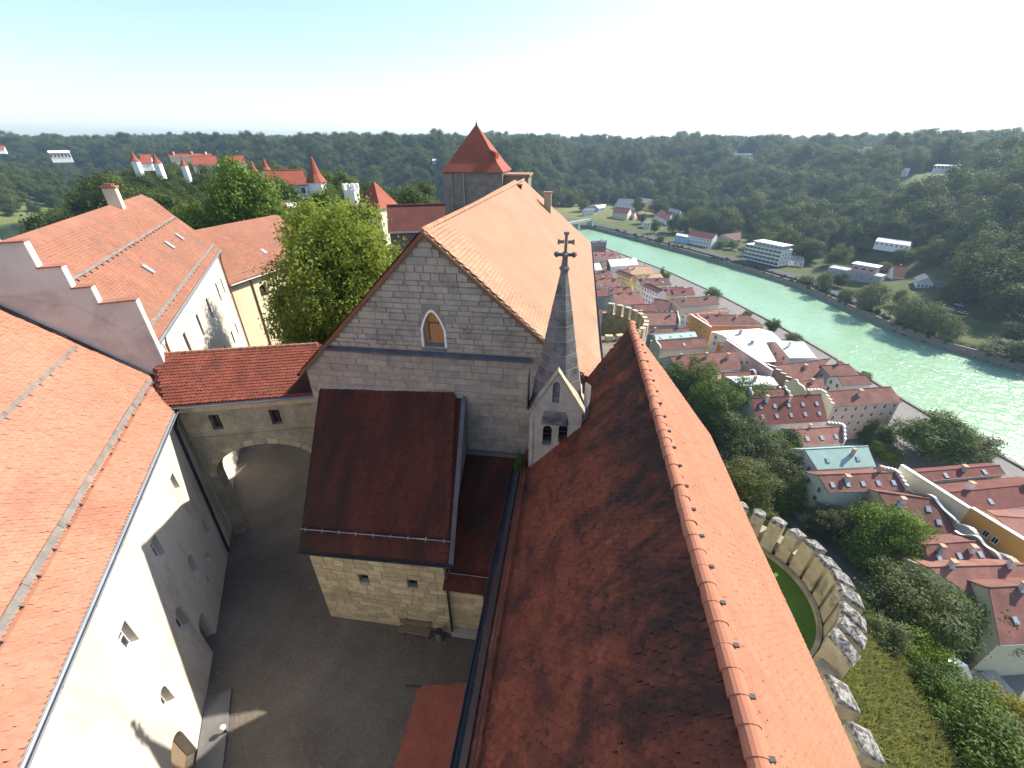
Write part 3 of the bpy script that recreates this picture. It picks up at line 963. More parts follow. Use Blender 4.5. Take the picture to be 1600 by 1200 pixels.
for k in range(62):
    t = 1 - k * .41 / (RY1 - NY0)
    c = rid0 + (rid1 - rid0) * t
    M = Matrix.Translation(Vector(c + V3(random.gauss(0, .008), -.41, .05 + random.gauss(0, .006)))) @ Matrix.Rotation(random.gauss(0, .02), 4, 'Z')
    link_copy(me, 'ridge_tile', nave, M)
    if k % 2 == 0 and k < 58:
        kb = MB().obox(c + V3(.17, -.4, .12), X, Y, Z, .05, .035, .025)
        kb.build('ridge_clip', 'iron', nave)
gutter('gutter', 'zinc_dark', nave, gl0 + V3(-.12, 0, -.05), gl1 + V3(-.12, 0, -.05), .12)
MB().prism([gl0 + V3(0, 0, .05), gl0 + V3(.22, 0, .28), gl1 + V3(.22, 0, .28), gl1 + V3(0, 0, .05)], V3(0, 0, .05)).build('eave_flashing', 'zinc_dark', nave)
mb = MB()
for dz_, dx_ in ((.62, .45),):
    mb.prism([gl0 + V3(dx_, 0, dz_), gl0 + V3(dx_ + .03, 0, dz_ + .22), gl1 + V3(dx_ + .03, 0, dz_ + .22), gl1 + V3(dx_, 0, dz_)], V3(-.05, 0, .02))
mb.build('snow_guard', 'zinc_dark', nave)
gutter('gutter', 'zinc_dark', nave, er0 + V3(.12, 0, -.06), er1 + V3(.12, 0, -.06), .1)
# lean-to shed below the church wall
shed = thing('lean_to_shed', 'small lean-to with orange brown tiled roof below the church eave', 'shed', (-4.3, 7, 0))
s0, s1, s2, s3 = V3(-6.0, -2, 2.4), V3(-2.3, -2, 3.3), V3(-2.3, 9.75, 3.3), V3(-5.75, 9.6, 2.4)
MB().box((-5.6, -1.8, -.2), (-2.05, 9.3, 2.25)).build('wall', 'plaster_cream', shed)
roof_slab('roof_plane', 'tile_shed', shed, [s0, s1, s2, s3], .12)
du = (s1 - s0)
Ld = np.linalg.norm(du)
tiles('roof_tiles', 'tile_shed', shed, s0 + V3(.15, 2, .02), Y, du / Ld, lambda v: 0, lambda v: 9.6 + .03 * v, Ld - .05, .2, .17)
MB().tube([s3 + V3(0, 0, -.05), s3 + V3(-.75, -.05, -.08)], .05, 6).build('spout', 'iron', shed)

# ---------------------------------------------------------------- ridge turret with stone spire
tur = thing('bell_turret', 'slender stone spire with crosses on a small gabled belfry', 'turret', (-.2, 15.3, 9))
tx0, tx1, ty0, ty1 = -1.34, .93, 15.3, 17.6
tw_ = MB()
ap = V3(-.2, ty0, 16.8)
tw_.prism([V3(tx0, ty0, 9.2), V3(tx1, ty0, 9.2), V3(tx1, ty0, 15.06), ap, V3(tx0, ty0, 14.8)], V3(0, ty1 - ty0, 0))
two = tw_.build('belfry_wall', 'turret_stone', tur)
ops = [(-.24, 15.4, .3, 16.22, .2), (-.53, 13.1, .4, 13.98, .2), (.17, 13.28, .4, 14.1, .2)]
cut(two, [arch_opening(V3(x, ty0, 0), X, -Y, wd, z0, zs, ri, .5) for x, z0, wd, zs, ri in ops])
for x, z0, wd, zs, ri in ops:
    MB().prism(arch_poly(V3(x, ty0 + .4, 0), X, wd - .02, z0 + .01, zs, ri - .01), V3(0, .05, 0)).build('belfry_opening', 'pane', tur)
    mb = MB()
    for k in range(3):
        mb.obox(V3(x, ty0 + .3, z0 + .18 + k * .26), X, V3(0, .8, -.6), V3(0, .6, .8), wd / 2 - .01, .08, .012)
    mb.build('louvre', 'frame_brown', tur)
mb = MB()
mb.obox(V3(tx0 + .15, ty0 - .025, 12.9), X, Y, Z, .025, .025, 1.6)
mb.build('blind_moulding', 'turret_stone', tur)
mb = MB()
mb.prism([V3(tx0 - .1, ty0 - .1, 14.67), ap + V3(0, -.1, .1), ap + V3(0, -.1, .22), V3(tx0 - .1, ty0 - .1, 14.82)], V3(0, 1.4, 0))
mb.prism([V3(tx1 + .1, ty0 - .1, 14.9), ap + V3(0, -.1, .1), ap + V3(0, -.1, .22), V3(tx1 + .1, ty0 - .1, 15.06)], V3(0, 1.4, 0))
mb.build('gable_coping', 'stone_merlon', tur)
MB().prism([V3(tx0 - .12, ty0 - .08, 14.97), V3(tx0 - .12, ty0 + .5, 16.1), V3(tx0 - .12, ty0 + 1.1, 16.4), V3(tx0 - .12, ty0 + 1.1, 14.4)], V3(-.05, 0, 0)).build('side_slating', 'spire_stone', tur)
MB().prism([V3(tx1 + .02, ty0 - .04, 14.46), V3(tx1 + .27, ty0 + .25, 14.7), V3(tx1 + .3, ty0 + 1.1, 15.7), V3(tx1 + .04, ty0 + .85, 16.0)], V3(.04, .08, 0)).build('valley_flashing', 'lead_grey', tur)
sc_ = V3(-.23, 16.45, 0)
sp = MB()
SPZ, SPR = [14.3, 15.9, 17.0, 18.7, 20.6, 20.83], [1.36, 1.08, .85, .54, .17, .14]
sp.lathe(sc_, list(zip(SPR, SPZ)), 8, a0=math.pi / 8)
sp.build('spire', 'spire_stone', tur)
for k in range(9):
    zz = 14.95 + k * .61
    rr = np.interp(zz, SPZ, SPR)
    MB().lathe(sc_, [(rr + .004, zz - .02), (rr + .012, zz), (rr + .0, zz + .02)], 8, a0=math.pi / 8).build('course_joint', 'mortar_dark', tur)
fin = MB()
fin.lathe(sc_, [(.17, 20.75), (.21, 20.85), (.13, 20.96), (.1, 21.26), (.16, 21.36), (.08, 21.47)], 8)
fin.obox(sc_ + V3(0, 0, 21.36), X, Y, Z, .3, .06, .055)
fin.obox(sc_ + V3(0, 0, 21.36), X, Y, Z, .06, .27, .05)
for s_ in (-1, 1):
    fin.lathe(sc_ + V3(s_ * .33, 0, 21.36), [(.04, -.1), (.11, -.02), (.09, .08), (.02, .11)], 6)
    fin.obox(sc_ + V3(s_ * .17, 0, 21.83), X, Y, Z, .1, .06, .055)
    fin.obox(sc_ + V3(s_ * .28, 0, 21.83), X, Y, Z, .035, .07, .09)
fin.obox(sc_ + V3(0, 0, 21.77), X, Y, Z, .055, .06, .36)
fin.obox(sc_ + V3(0, 0, 22.14), X, Y, Z, .1, .07, .05)
fin.build('finial_cross', 'spire_stone', tur)

# ---------------------------------------------------------------- left range: dd along the wall, nn out of it
TH = math.radians(32.5)
dd, nn = V3(-math.sin(TH), math.cos(TH), 0), V3(math.cos(TH), math.sin(TH), 0)
P0 = V3(-18.57, 10.62, 0)
def L(s, wv, z):
    return P0 + dd * s - nn * wv + Z * z
lb = thing('west_range', 'long cream walled range with orange tiled roof at left front', 'building', L(-3, 4, 0))
lw = MB()
lw.hexa([L(-22, .8, -.5), L(-22, 0, -.5), L(10.2, 0, -.5), L(10.2, .8, -.5), L(-22, .8, 11.35), L(-22, 0, 11.35), L(10.2, 0, 11.35), L(10.2, .8, 11.35)])
lwo = lw.build('wall', 'plaster_cream', lb)
rect = [(-3.93, 7.85, .8, 1.35), (.74, 7.85, .8, 1.4), (5.3, 8.3, .6, 1.1), (-9.5, 7.8, .8, 1.35), (4.6, 2.85, .45, .7), (3.3, 2.2, .4, .7)]
arcs = [(-4.33, 3.2, .7, 4.2), (-.67, 3.3, .9, 4.5), (2.71, 3.4, .8, 4.6), (-9.3, 3.2, .8, 4.3), (6.2, 3.0, .7, 4.1)]
doors = [(-5.6, 0.0, 1.5, 1.9), (.6, 0.0, 1.2, 1.8)]
cs = [opening(L(s, 0, z), dd, nn, wd, ht, .5) for s, z, wd, ht in rect]
cs += [arch_opening(L(s, 0, 0), dd, nn, wd, z0, zs, wd / 2, .5) for s, z0, wd, zs in arcs]
cs += [arch_opening(L(s, 0, 0), dd, nn, wd, z0 - .2, zs, wd / 2, .6) for s, z0, wd, zs in doors]
cut(lwo, cs)
for s, z, wd, ht in rect:
    window_in(lb, L(s, 0, z), dd, nn, wd, ht, 'frame_white', 'pane', .32, 2, .07)
for s, z0, wd, zs in arcs:
    window_in(lb, L(s, 0, (z0 + zs + wd / 2) / 2), dd, nn, wd, zs + wd / 2 - z0, 'frame_white', 'pane', .36, 2, .06)
for s, z0, wd, zs in doors:
    MB().prism(arch_poly(L(s, .45, 0), dd, wd - .04, .02, zs, wd / 2 - .02), -nn * .06).build('door', 'wood_grey', lb)
MB().hexa([L(-22, 13, -.5), L(-22, .82, -.5), L(10.2, .82, -.5), L(10.2, 13, -.5), L(-22, 13, 11.3), L(-22, .82, 11.3), L(10.2, .82, 11.3), L(10.2, 13, 11.3)]).build('inner_wall', 'plaster_cream', lb)
SLP = math.tan(math.radians(47.5))
def roofz(wv, ze=11.6):
    return ze + (wv + .5) * SLP
RW = 6.6
k0 = [L(-22, -.55, 11.5), L(10.3, -.55, 11.5), L(10.3, .55, 12.45), L(-22, .55, 12.45)]
roof_slab('eave_plane', 'tile_orange', lb, k0, .14)
q0 = [L(-22, .5, roofz(.5)), L(10.3, .5, roofz(.5)), L(10.3, RW, roofz(RW)), L(-22, RW, roofz(RW))]
roof_slab('roof_plane', 'tile_orange', lb, q0, .16)
roof_slab('roof_plane', 'tile_orange', lb, [L(-22, RW, roofz(RW) - .01), L(10.3, RW, roofz(RW) - .01), L(10.3, 13.5, roofz(RW) - 6.9 * SLP), L(-22, 13.5, roofz(RW) - 6.9 * SLP)], .16)
ev = L(0, .55, 12.45) - L(0, -.55, 11.5)
Le = np.linalg.norm(ev)
tiles('roof_tiles', 'tile_orange', lb, k0[0] + Z * .02, dd, ev / Le, lambda v: 4, lambda v: 32.2, Le, .18, .155, jit=1.5)
rv = q0[3] - q0[0]
Lq = np.linalg.norm(rv)
tiles('roof_tiles', 'tile_orange', lb, q0[0] + Z * .03, dd, rv / Lq, lambda v: 2, lambda v: 32.25, Lq, .18, .155, jit=1.3)
gutter('gutter', 'zinc', lb, L(-22, -.66, 11.48), L(9.2, -.66, 11.48), .1)
def snow_guard(parent, a, b, up, nrm, hh=.22, step=1.15, mat='guard_board'):
    """pole-and-sheet snow guard on brackets that runs along a roof"""
    a, b, up, nrm = (np.asarray(q, float) for q in (a, b, up, nrm))
    ln = np.linalg.norm(b - a)
    e = (b - a) / ln
    k = 0
    x = 0
    while x < ln:
        seg = min(random.uniform(2.4, 3.4), ln - x)
        m_ = MB()
        m_.obox(a + e * (x + seg / 2) + nrm * .1 + up * random.uniform(-.02, .02), e, up * .94 + nrm * .3, nrm, seg / 2 - .01, hh * .62, .02)
        m_.build('snow_guard', mat, parent)
        x += seg
    m_ = MB()
    for t in np.arange(.4, ln, step):
        m_.obox(a + e * t + nrm * .06 - up * .14, e, up, nrm, .022, .1, .03)
    m_.build('guard_bracket', 'iron', parent, kind='stuff')
rn = np.cross(dd, rv / Lq)
rn = rn if rn[2] > 0 else -rn
snow_guard(lb, L(-21, .62, roofz(.62)), L(9.6, .62, roofz(.62)), rv / Lq, rn)
snow_guard(lb, L(-21, 3.0, roofz(3.0)), L(9.9, 3.0, roofz(3.0)), rv / Lq, rn, .14, 1.0)
mb = MB()
mb.tube([L(9.0, -.66, 11.4), L(8.6, -.2, 10.6), L(8.3, -.1, 10.2), L(7.3, -.1, .2)], .085, 8)
mb.build('downpipe', 'zinc_dark', lb)
mb = MB()
for s in np.arange(-20, 9, 2.9):
    mb.prism([L(s, .02, 11.1), L(s, -.35, 11.1), L(s, .02, 10.75)], dd * .08)
    mb.obox(L(s + 1.2, -.06, 10.55), dd, nn, Z, .05, .08, .07)
mb.build('rafter_end', 'wood_grey', lb, kind='stuff')
mb = MB()
mb.prism([L(9.7, -.5, 11.62), L(10.35, -.2, 11.95), L(10.35, 1.1, 13.35), L(9.7, .9, 13.1)], Z * .06)
mb.build('valley_flashing', 'copper_edge', lb)
# stairs along the foot of the wall
for k in range(1):
    MB().hexa([L(-6.6 + k * .3, -.05, 0), L(-6.6 + k * .3, -1.2, 0), L(-2.6, -1.2, 0), L(-2.6, -.05, 0), L(-6.6 + k * .3, -.05, .17 * (k + 1)), L(-6.6 + k * .3, -1.2, .17 * (k + 1)), L(-2.6 - .003 * k, -1.2 + .002 * k, .17 * (k + 1)), L(-2.6 - .003 * k, -.05, .17 * (k + 1))]).build('step', 'step_stone', lb)

# stepped gable between the two ranges
sg = thing('stepped_gable', 'stepped lilac plaster gable wall rising between the two left roofs', 'gable wall', L(10.5, 4, 11))
prof = [(-.25, 11.2), (-.25, 17.45), (1.35, 17.45), (1.35, 18.4), (2.1, 18.4), (2.1, 19.55), (2.98, 19.55), (2.98, 20.85), (4.0, 20.85), (4.0, 22.0), (6.0, 22.0), (6.0, 20.85), (7.1, 20.85), (7.1, 19.55), (8.0, 19.55), (8.0, 18.4), (8.8, 18.4), (8.8, 17.45), (10.4, 17.45), (10.4, 11.2)]
MB().prism([L(10.4, wv, z) for wv, z in prof], dd * .55).build('wall', 'plaster_lilac', sg)
for (wa, za), (wb, zb) in zip(prof[1:-2], prof[2:-1]):
    if abs(za - zb) < .01:
        MB().hexa([L(10.33, wb + .04, za), L(10.33, wa - .06, za), L(11.02, wa - .06, za), L(11.02, wb + .04, za), L(10.33, wb + .04, za + .07), L(10.33, wa - .06, za + .07), L(11.02, wa - .06, za + .07), L(11.02, wb + .04, za + .07)]).build('coping', 'tile_greyed', sg)
for (wa, za), (wb, zb) in zip(prof[0:9], prof[1:10]):
    if abs(wa - wb) < .01:
        MB().hexa([L(10.42, wa, za), L(10.42, wa - .03, za), L(10.93, wa - .03, za), L(10.93, wa, za), L(10.42, wa, zb - .01), L(10.42, wa - .03, zb - .01), L(10.93, wa - .03, zb - .01), L(10.93, wa, zb - .01)]).build('riser', 'plaster_white', sg)  # sunlit look of the step sides put into a whiter plaster
mb = MB()
for (w0_, z0_), (w1_, z1_) in (((1.1, 15.0), (2.95, 15.9)), ((2.95, 17.6), (5.2, 18.6)), ((1.0, 16.0), (3.0, 18.3)), ((3.0, 18.3), (5.6, 18.35))):
    a, b = L(10.37, w0_, z0_), L(10.37, w1_, z1_)
    e = (b - a) / np.linalg.norm(b - a)
    mb.obox((a + b) / 2 + dd * .03, e, dd, np.cross(e, dd), np.linalg.norm(b - a) / 2, .025, .03)
mb.build('raised_moulding', 'plaster_lilac', sg)
mb = MB()
mb.obox((L(10.3, .0, roofz(0) + .1) + L(10.3, 6.5, roofz(6.5) + .1)) / 2, rv / Lq, dd, rn, 4.9, .09, .09)
mb.build('roof_flashing', 'zinc_dark', sg)

# second range behind the stepped gable
l2 = thing('far_west_range', 'second cream range with greyed orange roof behind the stepped gable', 'building', L(26, 4, 0))
w2_ = MB()
w2_.hexa([L(11, 1.2, -1), L(11, .4, -1), L(40.2, .4, -1), L(40.2, 1.2, -1), L(11, 1.2, 14.3), L(11, .4, 14.3), L(40.2, .4, 14.3), L(40.2, 1.2, 14.3)])
w2o = w2_.build('wall', 'plaster_cream', l2)
ws2 = [(13.4, 12.2, .75, 1.5), (18.2, 11.6, .7, 2.0), (23.2, 11.4, .7, 2.0), (28.3, 11.3, .7, 2.0), (34.2, 11.2, .7, 2.0), (37.4, 11, .6, 1.8), (33.5, 6.2, .7, 1.6), (28.5, 6.5, .7, 1.5), (22.6, 7.2, .7, 1.4), (36.8, 6.0, .6, 1.5)]
cut(w2o, [opening(L(s, .4, z), dd, nn, wd, ht, .5) for s, z, wd, ht in ws2])
for s, z, wd, ht in ws2:
    window_in(l2, L(s, .4, z), dd, nn, wd, ht, 'frame_brown', 'pane', .4, 1, .07)
MB().prism([L(40.2, .4, -1), L(40.2, 9.6, -1), L(40.2, 9.6, 14.3), L(40.2, 5, 20.3), L(40.2, .4, 14.3)], -dd * .7).build('end_wall', 'plaster_cream', l2)
MB().hexa([L(11, 9.6, -6), L(11, 8.9, -6), L(40, 8.9, -6), L(40, 9.6, -6), L(11, 9.6, 14.2), L(11, 8.9, 14.2), L(40, 8.9, 14.2), L(40, 9.6, 14.2)]).build('back_wall', 'plaster_cream', l2)
e2, r2_ = (0.0, 14.55), (5.0, 20.55)
S2 = 3.2
zc = 14.55 + 6.0 * S2 / 5.0 - .12
qa = [L(10.9, 0, 14.5), L(40.6, 0, 14.5), L(40.6, S2, zc), L(10.9, S2, zc)]
qb = [L(10.9, S2, zc), L(40.6, S2, zc), L(40.6, 4.6, 20.05), L(10.9, 4.6, 20.05)]
qc = [L(10.9, 4.6, 20.05), L(40.6, 4.6, 20.05), L(40.6, 5.3, 20.5), L(10.9, 5.3, 20.5)]
qd = [L(10.9, 5.3, 20.49), L(40.6, 5.3, 20.49), L(40.6, 10, 14.5), L(10.9, 10, 14.5)]
for q in (qa, qb, qc, qd):
    roof_slab('roof_plane', 'tile_greyed', l2, q, .16)
for q, ex_ in ((qa, .17), (qb, .17)):
    rr = q[3] - q[0]
    lr = np.linalg.norm(rr)
    tiles('roof_tiles', 'tile_greyed', l2, q[0] + Z * .02, dd, rr / lr, lambda v: 0, lambda v: 29.6, lr, .2, ex_)
r2v = (qa[3] - qa[0]) / np.linalg.norm(qa[3] - qa[0])
r2n = np.cross(dd, r2v)
r2n = r2n if r2n[2] > 0 else -r2n
snow_guard(l2, L(11.2, S2 - .1, zc - .05), L(40, S2 - .1, zc - .05), r2v, r2n, .14, 1.0)
snow_guard(l2, L(11.2, .5, 14.5 + .5 * (zc - 14.5) / S2), L(40.2, .5, 14.5 + .5 * (zc - 14.5) / S2), r2v, r2n, .2, 1.2)
gutter('gutter', 'zinc', l2, L(11, -.1, 14.45), L(40.5, -.1, 14.45), .1)
for s, wv in ((21.5, 1.9), (30.0, 2.1), (34.3, 2.1)):
    z = 14.5 + wv * (zc - 14.5) / S2
    k = MB().obox(L(s, wv, z) + r2n * .09, r2v, dd, r2n, .42, .3, .09).build('skylight', 'zinc', l2)
    MB().obox(L(s, wv, z) + r2n * .185, r2v, dd, r2n, .34, .22, .01).build('pane', 'pane_sky', k)
c2 = MB().obox(L(31.5, 5.0, 20.9), dd, nn, Z, .4, .45, .9).build('chimney', 'plaster_yellow', l2)
MB().obox(L(31.5, 5.0, 21.85), dd, nn, Z, .5, .55, .07).build('chimney_cap', 'tile_orange', c2)
for sx in (-.3, .3):
    MB().obox(L(31.5 + sx * .8, 5.0, 22.0), dd, nn, Z, .1, .32, .1).build('chimney_pot', 'tile_orange', c2)
MB().tube([L(13.2, .0, 14.3), L(13.6, .25, 13.5), L(13.6, .3, 0)], .08, 8).build('downpipe', 'frame_brown', l2)
MB().tube([L(39.9, .0, 14.3), L(40.1, .25, 13.4), L(40.1, .28, 0)], .08, 8).build('downpipe', 'frame_brown', l2)

# third range, beyond, turned away; arched gateway
l3 = thing('gate_range', 'yellowish range with arched gateway and pinkish roof beside the big tree', 'building', (-44, 54, 0))
g0, g1 = V3(-41.2, 45.0, 0), V3(-38.9, 62.5, 0)
gu = (g1 - g0) / np.linalg.norm(g1 - g0)
gn = V3(gu[1], -gu[0], 0)
gl = np.linalg.norm(g1 - g0)
w3 = MB()
w3.hexa([g0 - gn * .8, g0, g1, g1 - gn * .8, g0 - gn * .8 + Z * 10.4, g0 + Z * 10.4, g1 + Z * 10.4, g1 - gn * .8 + Z * 10.4])
w3o = w3.build('wall', 'plaster_yellow', l3)
cut(w3o, [arch_opening(g0 + gu * 8.5, gu, gn, 3.4, -.5, 4.6, 1.7, .7), arch_opening(g0 + gu * 5.0, gu, gn, 1.3, 7.2, 8.4, .4, .5)])
MB().prism(arch_poly(g0 + gu * 8.5 - gn * .66, gu, 3.35, 0, 4.6, 1.68), -gn * .05).build('gate_shadow_door', 'wood_grey', l3)
window_in(l3, g0 + gu * 5.0 + Z * 8.0, gu, gn, 1.3, 1.6, 'frame_brown', 'pane', .35, 2, .09)
mb = MB()
for s in (-1, 1):
    mb.obox(g0 + gu * (8.5 + s * 1.9) + Z * 2.3 + gn * .02, gu, gn, Z, .18, .06, 2.3)
mb.build('gate_jamb', 'stone_tan_1', l3)
MB().prism([g0 - gn * .85 - Z * 3, g0 - gn * 11.5 - Z * 9, g0 - gn * 11.5 + Z * 10.2, g0 - gn * 6.0 + Z * 15.0, g0 - gn * .85 + Z * 10.2], gu * gl).build('end_wall', 'plaster_yellow', l3)
qa = [g0 + gn * .6 + Z * 10.3 - gu * .3, g1 + gn * .6 + Z * 10.3, g1 - gn * 5.9 + Z * 15.6 - gu * .3, g0 - gn * 6.4 + Z * 15.6 - gu * .3]
qb = [qa[3] - Z * .01, qa[2] - Z * .01, g1 - gn * 12.2 + Z * 10.3, g0 - gn * 12.2 + Z * 10.3]
for q in (qa, qb):
    roof_slab('roof_plane', 'tile_greyed', l3, q, .16)
rr = qa[3] - qa[0]
rr = rr - gu * (rr @ gu)
lr = np.linalg.norm(rr)
tiles('roof_tiles', 'tile_greyed', l3, qa[0] + Z * .02, gu, rr / lr, lambda v: .1 + .6 * v / lr, lambda v: gl, lr, .22, .19)
gutter('gutter', 'zinc', l3, g0 + gn * .7 + Z * 10.2, g1 + gn * .7 + Z * 10.2, .1)
snow_guard(l3, qa[0] + rr * .12 + Z * .02, qa[1] + rr * .12 + Z * .02, rr / lr, np.cross(gu, rr / lr) * (1 if np.cross(gu, rr / lr)[2] > 0 else -1), .09, 1.4, 'wood_grey')
k = MB().obox(qa[0] + gu * 9.0 + rr * .35 + Z * .08, rr / lr, gu, Z, .4, .3, .08).build('skylight', 'zinc', l3)
MB().tube([g0 + gu * 3.2 + gn * .1 + Z * 10.2, g0 + gu * 3.4 + gn * .12 + Z * 9.2, g0 + gu * 3.4 + gn * .12], .09, 8).build('downpipe', 'frame_brown', l3)

# ---------------------------------------------------------------- covered bridge with archway
br = thing('covered_bridge', 'covered stone passage with red tiled roof above a wide arch', 'bridge', (-19, 19.5, 0))
B0 = V3(-23.1, 18.3, 0)
bd = V3(7., 2.2, 0)
bd /= np.linalg.norm(bd)
bn = V3(bd[1], -bd[0], 0)
BL = 8.3
def Bp(t, o_, z):
    return B0 + bd * t + bn * o_ + Z * z
bw = MB()
bw.hexa([Bp(0, -2.6, -.3), Bp(0, 0, -.3), Bp(BL, 0, -.3), Bp(BL, -2.6, -.3), Bp(0, -2.6, 11.2), Bp(0, 0, 11.2), Bp(BL, 0, 11.2), Bp(BL, -2.6, 11.2)])
bwo = bw.build('wall', 'rubble', br)
bwins = [(1.85, 9.9, .62, 1.1), (5.35, 9.9, .62, 1.1)]
arch = [Bp(.6, .4, -1), Bp(7.3, .4, -1)] + [Bp(3.95 + 3.35 * math.cos(a), .4, 5.6 + 2.35 * math.sin(a)) for a in np.linspace(0, math.pi, 14)]
cut(bwo, [MB().prism([Bp(-1.2, -.9, -1), Bp(7.5, -.9, -1), Bp(7.5, -.9, 7.7), Bp(-1.2, -.9, 7.7)], -bn * 3)])
cut(bwo, [MB().prism(arch, -bn * 3.6)] + [opening(Bp(t, 0, z), bd, bn, wd, ht, .5) for t, z, wd, ht in bwins])
for t, z, wd, ht in bwins:
    window_in(br, Bp(t, 0, z), bd, bn, wd, ht, 'frame_brown', 'pane', .35, 1, .05)
MB().obox(Bp(BL / 2, .02, 8.85), bd, bn, Z, BL / 2, .06, .05).build('string_course', 'rubble', br)
MB().obox(Bp(BL / 2 + .1, .05, 11.18), bd, bn, Z, BL / 2, .16, .3).build('cornice', 'stone_tan_2', br)
for k in range(15):
    a0, a1 = math.pi * k / 15 + .02, math.pi * (k + 1) / 15 - .02
    MB().prism([Bp(3.95 + 3.35 * math.cos(a), 0, 5.6 + 2.35 * math.sin(a)) for a in (a0, a1)] + [Bp(3.95 + 3.75 * math.cos(a), 0, 5.6 + 2.75 * math.sin(a)) for a in (a1, a0)], bn * .035).build('arch_stone', 'stone_tan_%d' % (k % 4), br)
qf = [Bp(-.2, .75, 11.75), Bp(BL, .75, 11.75), Bp(BL + .3, -2.0, 13.85), Bp(-1.4, -2.0, 13.85)]
qg = [Bp(-1.4, -2.0, 13.84), Bp(BL + .3, -2.0, 13.84), Bp(BL, -4.2, 11.7), Bp(-.2, -4.2, 11.7)]
for q in (qf, qg):
    roof_slab('roof_plane', 'tile_bridge', br, q, .15)
rr = Bp(0, -2.0, 13.85) - Bp(0, .75, 11.75)
lr = np.linalg.norm(rr)
tiles('roof_tiles', 'tile_bridge', br, Bp(0, .75, 11.77), bd, rr / lr, lambda v: -.1 - 1.2 * v / lr, lambda v: BL + .2 * v / lr, lr, .2, .2, th=.04, lift=.05)
for k in range(24):
    t = -1.3 + k * .4
    MB().tube([Bp(t, -2.0, 13.86), Bp(t + .42, -2.0, 13.9)], .12, 7).build('ridge_tile', 'tile_orange', br)
gutter('gutter', 'zinc', br, Bp(.1, .86, 11.68), Bp(BL - .1, .86, 11.68), .1)
MB().prism([Bp(BL - 1.6, .7, 11.85), Bp(BL + .05, .7, 11.85), Bp(BL + .05, -1.2, 13.3)], Z * .07).build('saddle_flashing', 'tile_dark', br)

# ---------------------------------------------------------------- round bastion with merlons, and the terrace wall
bas = thing('round_bastion', 'round stone bastion with lichen covered merlons below the church', 'bastion', (10.5, 16.5, 0))
BC = V3(10.5, 16.5, 0)
def ringpts(r, a0, a1, n, z):
    return [BC + V3(r * math.cos(t), r * math.sin(t), z) for t in np.linspace(a0, a1, n)]
A_0, A_1, NS = math.radians(-62), math.radians(92), 28
def ring(name, mat, r0, r1, z0, z1, a0=A_0, a1=A_1, n=NS):
    m_ = MB()
    an = np.linspace(a0, a1, n)
    c_ = lambda r, t, z: BC + V3(r * math.cos(t), r * math.sin(t), z)
    vs, fs = [], []
    for t in an:
        vs += [c_(r0, t, z0), c_(r1, t, z0), c_(r1, t, z1), c_(r0, t, z1)]
    for k in range(n - 1):
        b_ = k * 4
        fs += [(b_, b_ + 1, b_ + 5, b_ + 4), (b_ + 1, b_ + 2, b_ + 6, b_ + 5), (b_ + 2, b_ + 3, b_ + 7, b_ + 6), (b_ + 3, b_, b_ + 4, b_ + 7)]
    fs += [(3, 2, 1, 0), tuple((n - 1) * 4 + q for q in (0, 1, 2, 3))]
    m_.solid(vs, fs)
    return m_.build(name, mat, bas)
ring('outer_wall', 'rubble', 4.55, 5.3, -14, 3.75)
ring('inner_curb', 'rubble', 4.0, 4.2, .8, 3.0)
ring('wall_walk', 'walk_brown', 4.2, 4.56, 1.0, 2.9)
def merlon(parent, base, t_, r_, wd, dp, ht, slope=.5):
    """stone merlon: sloping top with a weathered cap; t_ along the wall, r_ outwards"""
    m_ = MB()
    q = lambda i, j, z: base + t_ * i * wd / 2 + r_ * j * dp / 2 + Z * z
    m_.hexa([q(-1, -1, -.9), q(1, -1, -.9), q(1, 1, -.9), q(-1, 1, -.9), q(-.92, -.86, ht), q(.92, -.86, ht), q(.95, 1, ht - slope), q(-.95, 1, ht - slope)])
    o = m_.build('merlon', 'stone_merlon', parent)
    c_ = MB()
    c_.solid([q(-1.02, -1.0, ht - .02), q(1.02, -1.0, ht - .02), q(1.06, 1.12, ht - slope - .04), q(-1.06, 1.12, ht - slope - .04),
              q(-.9, -.8, ht + .16 + random.uniform(-.04, .05)), q(.85, -.75, ht + .14 + random.uniform(-.04, .05)), q(.2, .1, ht + .12), q(-.95, .95, ht - slope + .1), q(.97, .95, ht - slope + .08)],
             [(0, 3, 2, 1), (0, 1, 5, 4), (1, 2, 8, 5), (2, 3, 7, 8), (3, 0, 4, 7), (4, 5, 6), (5, 8, 6), (8, 7, 6), (7, 4, 6)])
    c_.build('cap', 'stone_cap', o)
for k in range(12):
    t = math.radians(-50 + k * 12.4)
    r_ = V3(math.cos(t), math.sin(t), 0)
    merlon(bas, BC + r_ * 4.85 + Z * 3.75, np.cross(Z, r_), r_, .72 * random.uniform(.9, 1.12), 1.2, 1.45 * random.uniform(.92, 1.06), .5)
mb = MB()
mb.prism(ringpts(4.02, math.radians(-110), math.radians(110), 30, 2.75) + [BC + V3(-2, 3.5, 2.75), BC + V3(-2, -3.5, 2.75)], V3(0, 0, -1.2))
mb.build('lawn', 'lawn', bas)
ter = thing('terrace_wall', 'straight parapet wall with slanting stone merlons under the church eave', 'wall', (12.9, 5, 0))
MB().box((12.45, -6, -14), (13.25, 11.9, 3.3)).build('wall', 'rubble', ter)
for k in range(9):
    merlon(ter, V3(12.9, 11.0 - k * 1.7, 3.3), Y, X, 1.1, 1.15, 1.35, .6)
MB().box((8.6, -6, -8), (12.44, 11.6, 2.2)).build('terrace_floor', 'rubble_dark', ter)
